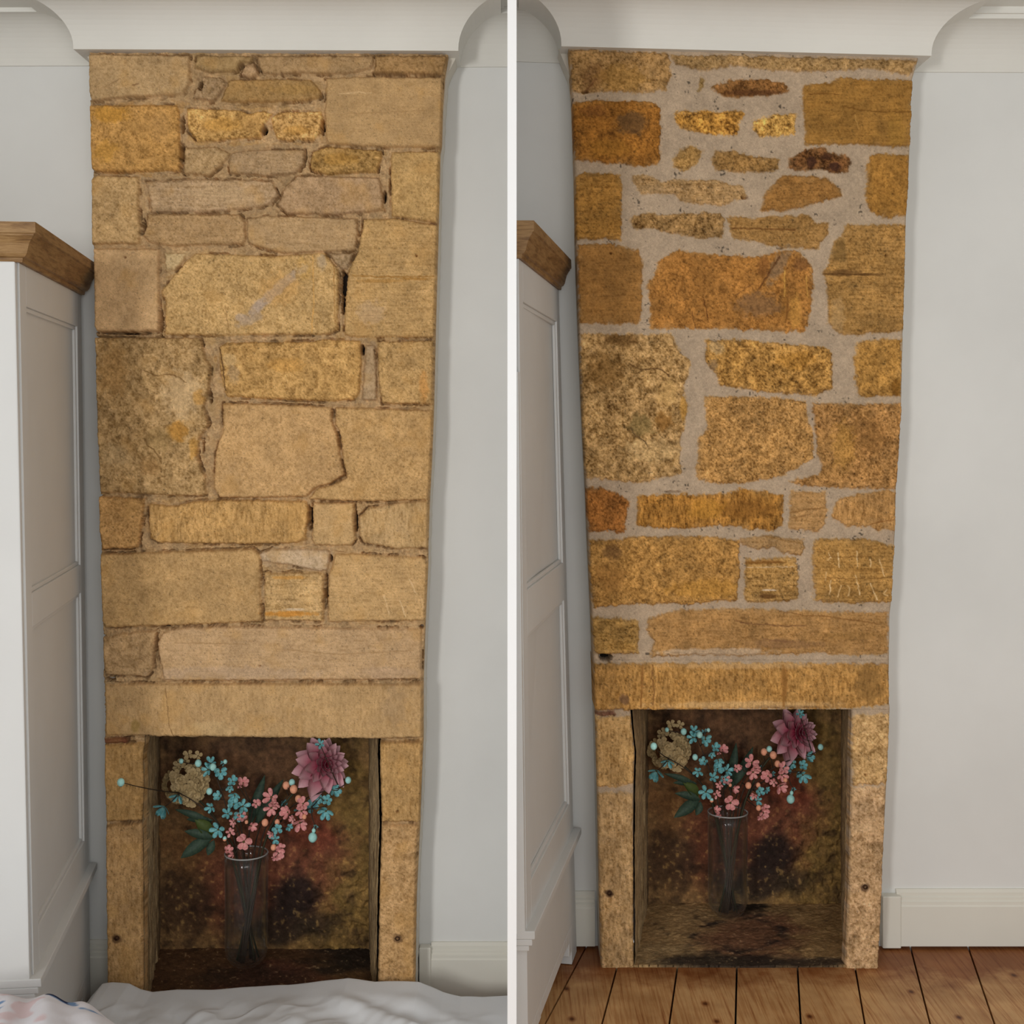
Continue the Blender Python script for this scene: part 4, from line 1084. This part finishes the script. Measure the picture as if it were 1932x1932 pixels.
def leaf(m, a, b, w, up=(0,-1,.3), mi=0, curl=.15):
    a = Vector(a); b = Vector(b); d = (b-a); s = d.cross(Vector(up)).normalized(); nrm = s.cross(d).normalized(); v = []
    ts = [0, .12, .3, .5, .7, .88, 1.0]; ws = [.04, .45, .85, 1.0, .82, .42, .03]
    for t, q in zip(ts, ws):
        c = a+d*t+nrm*curl*d.length*math.sin(t*math.pi)
        v += [c-s*w*q*.5+nrm*w*.12*q, c, c+s*w*q*.5+nrm*w*.12*q]
    nb = len(v); v = v+[p-nrm*.0007 for p in v]; f = []
    n = len(ts)
    for i in range(n-1):
        for j in (0, 1):
            f.append((i*3+j, i*3+j+1, i*3+j+4, i*3+j+3)); f.append((nb+i*3+j+3, nb+i*3+j+4, nb+i*3+j+1, nb+i*3+j))
        f += [(i*3+3, i*3, nb+i*3, nb+i*3+3), (i*3+2, i*3+5, nb+i*3+5, nb+i*3+2)]
    m.add(v, f, mi)

# depth offsets vary so the bunch has volume; every entry: x, y, half-width in px, kind, dy
FLOW = []
def stem_path(root_x, mid, tip, foot_dy=0.0, tip_dy=0.0):
    """from the foot inside the vase, over the rim, to the tip (picture coordinates)"""
    foot = Vector((V0.x+root_x, V0.y+foot_dy, V0.z+.014))
    rx = max(-30, min(30, (tip[0]-465)*.30)); rim = FP(465+rx, 1606, -foot_dy*.6)
    t = FP(tip[0], tip[1], tip_dy)
    d = (rim-foot).normalized(); ctl = rim+d*((t-rim).length*.5)
    pts = [foot.lerp(rim, i/5) for i in range(5)]
    for i in range(9):
        s = i/8; pts.append(rim*(1-s)**2+ctl*2*s*(1-s)+t*s*s)
    return pts
def spray(name, lab, cat, trunk, blossoms, buds, fmat, bmat, wood_mat, thick=.0030, sag=0):
    """trunk: list of main paths; blossoms/buds hang on short twigs from the nearest point of a trunk"""
    root = empty(name, trunk[0][0], lab, cat)
    m = MB(); nodes = []
    for t in trunk:
        n = len(t); m.tube(t, [thick*(1-.55*i/(n-1)) for i in range(n)], 7)
        nodes += t[n//2:]
    items = []
    for b in blossoms+buds:
        c = FP(b[0], b[1], b[3] if len(b) > 3 else 0)
        near = min(nodes, key=lambda q: (q-c).length+max(0, q.z-c.z)*.8)
        m.tube(curve(near, c, -.004, 5, RND.uniform(-.004, .004)), [.0019, .0017, .0015, .0013, .0011], 5)
        items.append(c); nodes.append(c) if RND.random() < .35 else None
    m.build('branch', wood_mat, root, True)
    for i, b in enumerate(blossoms):
        c = items[i]; r = b[2]/F*VD*1.12
        fx, fz = (b[4], b[5]) if len(b) > 5 else (RND.uniform(-.7, .7), RND.uniform(-.6, .6))
        m = MB(); cup(m, c, (fx*1.3, -1, fz*1.3), r*RND.uniform(.85, 1.15), 5, 0, RND.uniform(.3, .95), RND.uniform(.55, .78), jit=.3); m.ball(c+Vector((0, -.0015, 0)), r*.14, 6, 5, mi=1)
        m.build('blossom', [fmat, M_CENT], root, True)
    for i, b in enumerate(buds):
        c = items[len(blossoms)+i]; r = b[2]/F*VD
        m = MB(); m.ball(c, r, 10, 8, (1, 1, 1.12)); m.ball(c+Vector((0, 0, -r*.9)), r*.4, 6, 5, mi=1)
        m.build('bud', [bmat, wood_mat], root, True)
    return root

bouquet = []
# left teal spray
bouquet.append(spray('teal_blossom_spray', 'teal blossom spray spreading to the left from the vase behind the dust sheet', 'artificial flower',
    [stem_path(.020, (420, 1640), (402, 1450), .01, .01), stem_path(.022, (425, 1625), (338, 1496), .01, -.02), stem_path(.018, (440, 1620), (448, 1510), .0, -.01)],
    [(310,1522,14,-.03,-.3,-.5), (336,1501,13,-.02,-.2,-.6), (393,1452,13,0,-.4,.2), (416,1456,14,-.01,.3,-.1), (398,1440,9,.01,0,.6), (439,1474,9,.0,.1,.4), (443,1500,10,-.01,0,-.3), (414,1502,10,-.01,-.3,.3),
     (399,1523,10,-.02,-.2,0), (441,1517,11,-.01,.2,.3), (458,1521,12,-.02,.5,.3), (430,1535,9,-.02,.0,.3), (451,1537,11,-.02,.3,-.1), (412,1565,13,-.03,-.1,0), (352,1508,8,0), (423,1440,7,.02), (434,1487,7,.01)],
    [(374,1440,6.5,0), (402,1447,6.5,-.02), (395,1493,6,-.01), (228,1476,6.5,-.30), (425,1437,4,0), (342,1436,4.5,.01), (424,1582,4,-.03)],
    M_TEAL, M_TEALB, M_TWIG))
# right teal spray
bouquet.append(spray('teal_blossom_spray', 'teal blossom spray leaning right below the dahlia, vase behind the dust sheet', 'artificial flower',
    [stem_path(-.020, (500, 1640), (612, 1522), -.01, -.02), stem_path(-.016, (520, 1600), (640, 1486), -.01, 0)],
    [(630,1491,9,.0,.5,.1), (617,1510,10,-.01,.1,.3), (615,1530,12,-.02,0,-.2), (606,1527,8,-.01), (588,1522,11,.02,.2,.4), (523,1564,9,-.03), (519,1583,8,-.03), (596,1558,6,-.02), (535,1516,7,.02), (604,1404,8,-.04,0,.3), (545,1560,6,0), (562,1527,7,.02), (604,1505,10,.02)],
    [(657,1472,6,0), (590,1580,8.5,-.02), (551,1476,6,.0), (592,1567,4,-.02), (510,1578,4,-.02)],
    M_TEAL, M_TEALB, M_TWIG))
# pink sprays
bouquet.append(spray('pink_blossom_spray', 'pink blossom spray low at the left of the vase rim, fireplace with open joints', 'artificial flower',
    [stem_path(.012, (440, 1640), (440, 1545), .02, -.02), stem_path(.008, (455, 1640), (478, 1520), .01, .02)],
    [(459,1477,9,.02,.2,.5), (483,1516,9,0,.2,.2), (441,1551,8,-.03), (457,1543,9,-.02,0,.6), (474,1558,10,-.01,.5,.0), (434,1570,9,-.03,.2,0), (460,1588,16,-.04,0,.05), (430,1604,8,-.04,.4,.5), (440,1612,6,-.03), (452,1484,5,.02)],
    [(424,1583,4,-.03), (465,1551,3.5,-.02)],
    M_PINKF, M_PEACH, M_TWIG))
bouquet.append(spray('pink_blossom_spray', 'pink blossom spray filling the middle beneath the dahlia, fireplace with open joints', 'artificial flower',
    [stem_path(-.008, (505, 1640), (545, 1500), -.02, .01), stem_path(-.004, (500, 1620), (575, 1530), -.02, -.03), stem_path(-.012, (490, 1600), (515, 1515), -.02, -.01)],
    [(512,1504,14,-.01,-.1,.3), (512,1524,13,-.02,0,-.2), (519,1516,9,-.02), (572,1516,11,-.03,.1,.3), (569,1530,12,-.03,0,0), (543,1532,11,-.02,-.4,.2), (566,1552,13,-.03,.2,-.3), (553,1545,8,-.03), (512,1573,7,-.03), (526,1608,13,-.05,.2,-.1), (531,1600,8,-.05), (520,1617,7,-.05,0,-.6), (492,1512,6,0)],
    [(540,1482,7,0), (554,1489,7.5,-.02), (563,1507,6.5,-.02), (500,1552,6.5,-.03), (516,1599,5.5,-.05), (523,1551,5,-.02), (574,1541,4.5,-.04)],
    M_PINKF, M_PEACH, M_TWIG))
# hydrangea
def hydrangea():
    p = stem_path(.030, (400, 1640), (352, 1490), .02, .03)
    root = empty('dried_hydrangea', p[0], 'dried beige hydrangea head at the left, vase behind the dust sheet', 'artificial flower')
    m = MB(); m.tube(p, .0026, 7); m.build('stem', M_STEM, root, True)
    m = MB(); c0 = FP(350, 1482, .02); rr = random.Random(4)
    for i in range(60):
        a = rr.uniform(0, 6.28); h = rr.uniform(-.1, 1.0)**1; q = math.sqrt(max(0, 1-h*h))
        d = Vector((math.cos(a)*q, -max(h, -.1)*.8, math.sin(a)*q))
        c = c0+Vector((d.x*.053, d.y*.04, d.z*.048))
        if c.z > c0.z+.035: c.x += .012
        cup(m, c, (d.x, d.y-.5, d.z), rr.uniform(.013, .021), 4, 0, .3, 1.0)
    for q in ((362, 1512), (352, 1508), (366, 1500)): cup(m, FP(q[0], q[1], -.0), (0, -1, -.4), .020, 4, 0, .25, 1.0)
    for q in ((342, 1440), (356, 1424), (374, 1426), (335, 1446), (350, 1436)): cup(m, FP(q[0], q[1], .03), (0, -1, .4), .015, 4, 0, .3, .8)
    m.build('flower_head', M_BEIGE, root)
    return root
bouquet.append(hydrangea())
def dahlia():
    p = stem_path(-.026, (530, 1640), (606, 1450), .0, .04)
    root = empty('dahlia', p[0], 'large pink dahlia under the lintel at the right, vase behind the dust sheet', 'artificial flower')
    m = MB(); m.tube(p, .0032, 7); m.build('stem', M_STEM, root, True)
    c = FP(612, 1442, .012); face = Vector((.50, -1, .22)).normalized(); u = face.orthogonal().normalized(); w = face.cross(u)
    rr = random.Random(8); pale = lin((252, 204, 210)); mid = lin((226, 98, 128)); deep = lin((128, 22, 46))
    for ring, (n, L, lift, wd, tone) in enumerate(((10, .088, -.22, .50, 1.0), (10, .080, .10, .48, .95), (9, .062, .36, .46, .8), (9, .046, .70, .44, .55), (9, .034, 1.1, .46, .4), (7, .023, 1.9, .5, .35))):
        for k in range(n):
            a = 2*math.pi*(k+.5*(ring % 2))/n+rr.uniform(-.10, .10)
            d = u*math.cos(a)+w*math.sin(a); d = (d+face*(lift+rr.uniform(-.06, .06))).normalized()
            big = 1+(.16 if ring < 3 else 0)*(-d.x*.7-d.z*.7)
            Lk = L*rr.uniform(.9, 1.08)*big
            m = MB(); a0 = c+face*(.004*ring)
            leaf(m, a0+d*.004, a0+d*Lk, Lk*wd*1.05, tuple(face), 0, -.14)
            o = m.build('petal', M_DAHL, root, True)
            at = o.data.color_attributes.new('tint', 'FLOAT_COLOR', 'POINT'); vr = rr.uniform(.85, 1.1)
            for i, q in enumerate(m.v):
                t = min(1, (q-a0).length/Lk); rib = 1.0 if i % 3 != 1 else .82
                cc = deep*(1-t)+mid*t if t < .45 else (deep*.55+mid*.45)*(1-(t-.45)/.55)+pale*((t-.45)/.55)
                cc = cc*tone*vr*rib+deep*(1-tone)*.4
                at.data[i].color = (*[float(x) for x in cc], 1)
    return root
bouquet.append(dahlia())
def leaf_stem():
    p = stem_path(.026, (430, 1660), (392, 1560), -.01, -.01)
    root = empty('leafy_stem', p[0], 'stem of dark green leaves hanging left over the vase rim, behind the dust sheet', 'artificial foliage')
    m = MB(); m.tube(p, .0024, 7); m.build('stem', M_STEM, root, True)
    for a, b, w, mt in (((402,1578,-.02),(341,1619,-.05),.036,M_LEAF), ((404,1582,-.02),(348,1568,-.03),.026,M_LEAF), ((402,1575,-.01),(368,1546,-.02),.036,M_OLIVE), ((400,1552,0),(330,1527,-.01),.020,M_LEAF), ((402,1548,0),(352,1546,0),.020,M_LEAF), ((404,1585,-.02),(392,1614,-.03),.024,M_LEAF),
                        ((470,1560,.05),(500,1462,.07),.03,M_LEAF), ((480,1560,.05),(535,1470,.07),.03,M_LEAF)):
        m = MB(); leaf(m, FP(*a), FP(*b), w, (0.2, -1, .5)); m.build('leaf', mt, root, True)
    return root
bouquet.append(leaf_stem())

# the same bunch stands in the second fireplace
LAB2 = {'left from the vase behind': 'teal blossom spray spreading to the left from the vase on the sooty hearth',
        'leaning right below': 'teal blossom spray leaning right below the dahlia, vase on the sooty hearth',
        'low at the left': 'pink blossom spray low at the left of the vase rim, pointed fireplace above floorboards',
        'filling the middle': 'pink blossom spray filling the middle beneath the dahlia, pointed fireplace above floorboards',
        'hydrangea head': 'dried beige hydrangea head at the left, vase on the sooty hearth',
        'large pink dahlia': 'large pink dahlia under the lintel at the right, vase on the sooty hearth',
        'dark green leaves': 'stem of dark green leaves hanging left over the vase rim, above the sooty hearth'}
GR = {'teal_blossom_spray': 'teal blossom sprays', 'pink_blossom_spray': 'pink blossom sprays'}
for o in bouquet:
    k = o.name.split('.')[0]
    if k in GR: o['group'] = GR[k]
    c = o.copy(); COL.objects.link(c)
    c.scale = (S1*.985,)*3
    c.location = V1+(o.location-V0)*(S1*.985)
    for key, l in LAB2.items():
        if key in o['label']: c['label'] = l
    for ch in list(o.children):
        d = ch.copy(); COL.objects.link(d); d.parent = c; d.matrix_parent_inverse = Matrix.Translation(-o.location)
print('objects', len(bpy.data.objects))
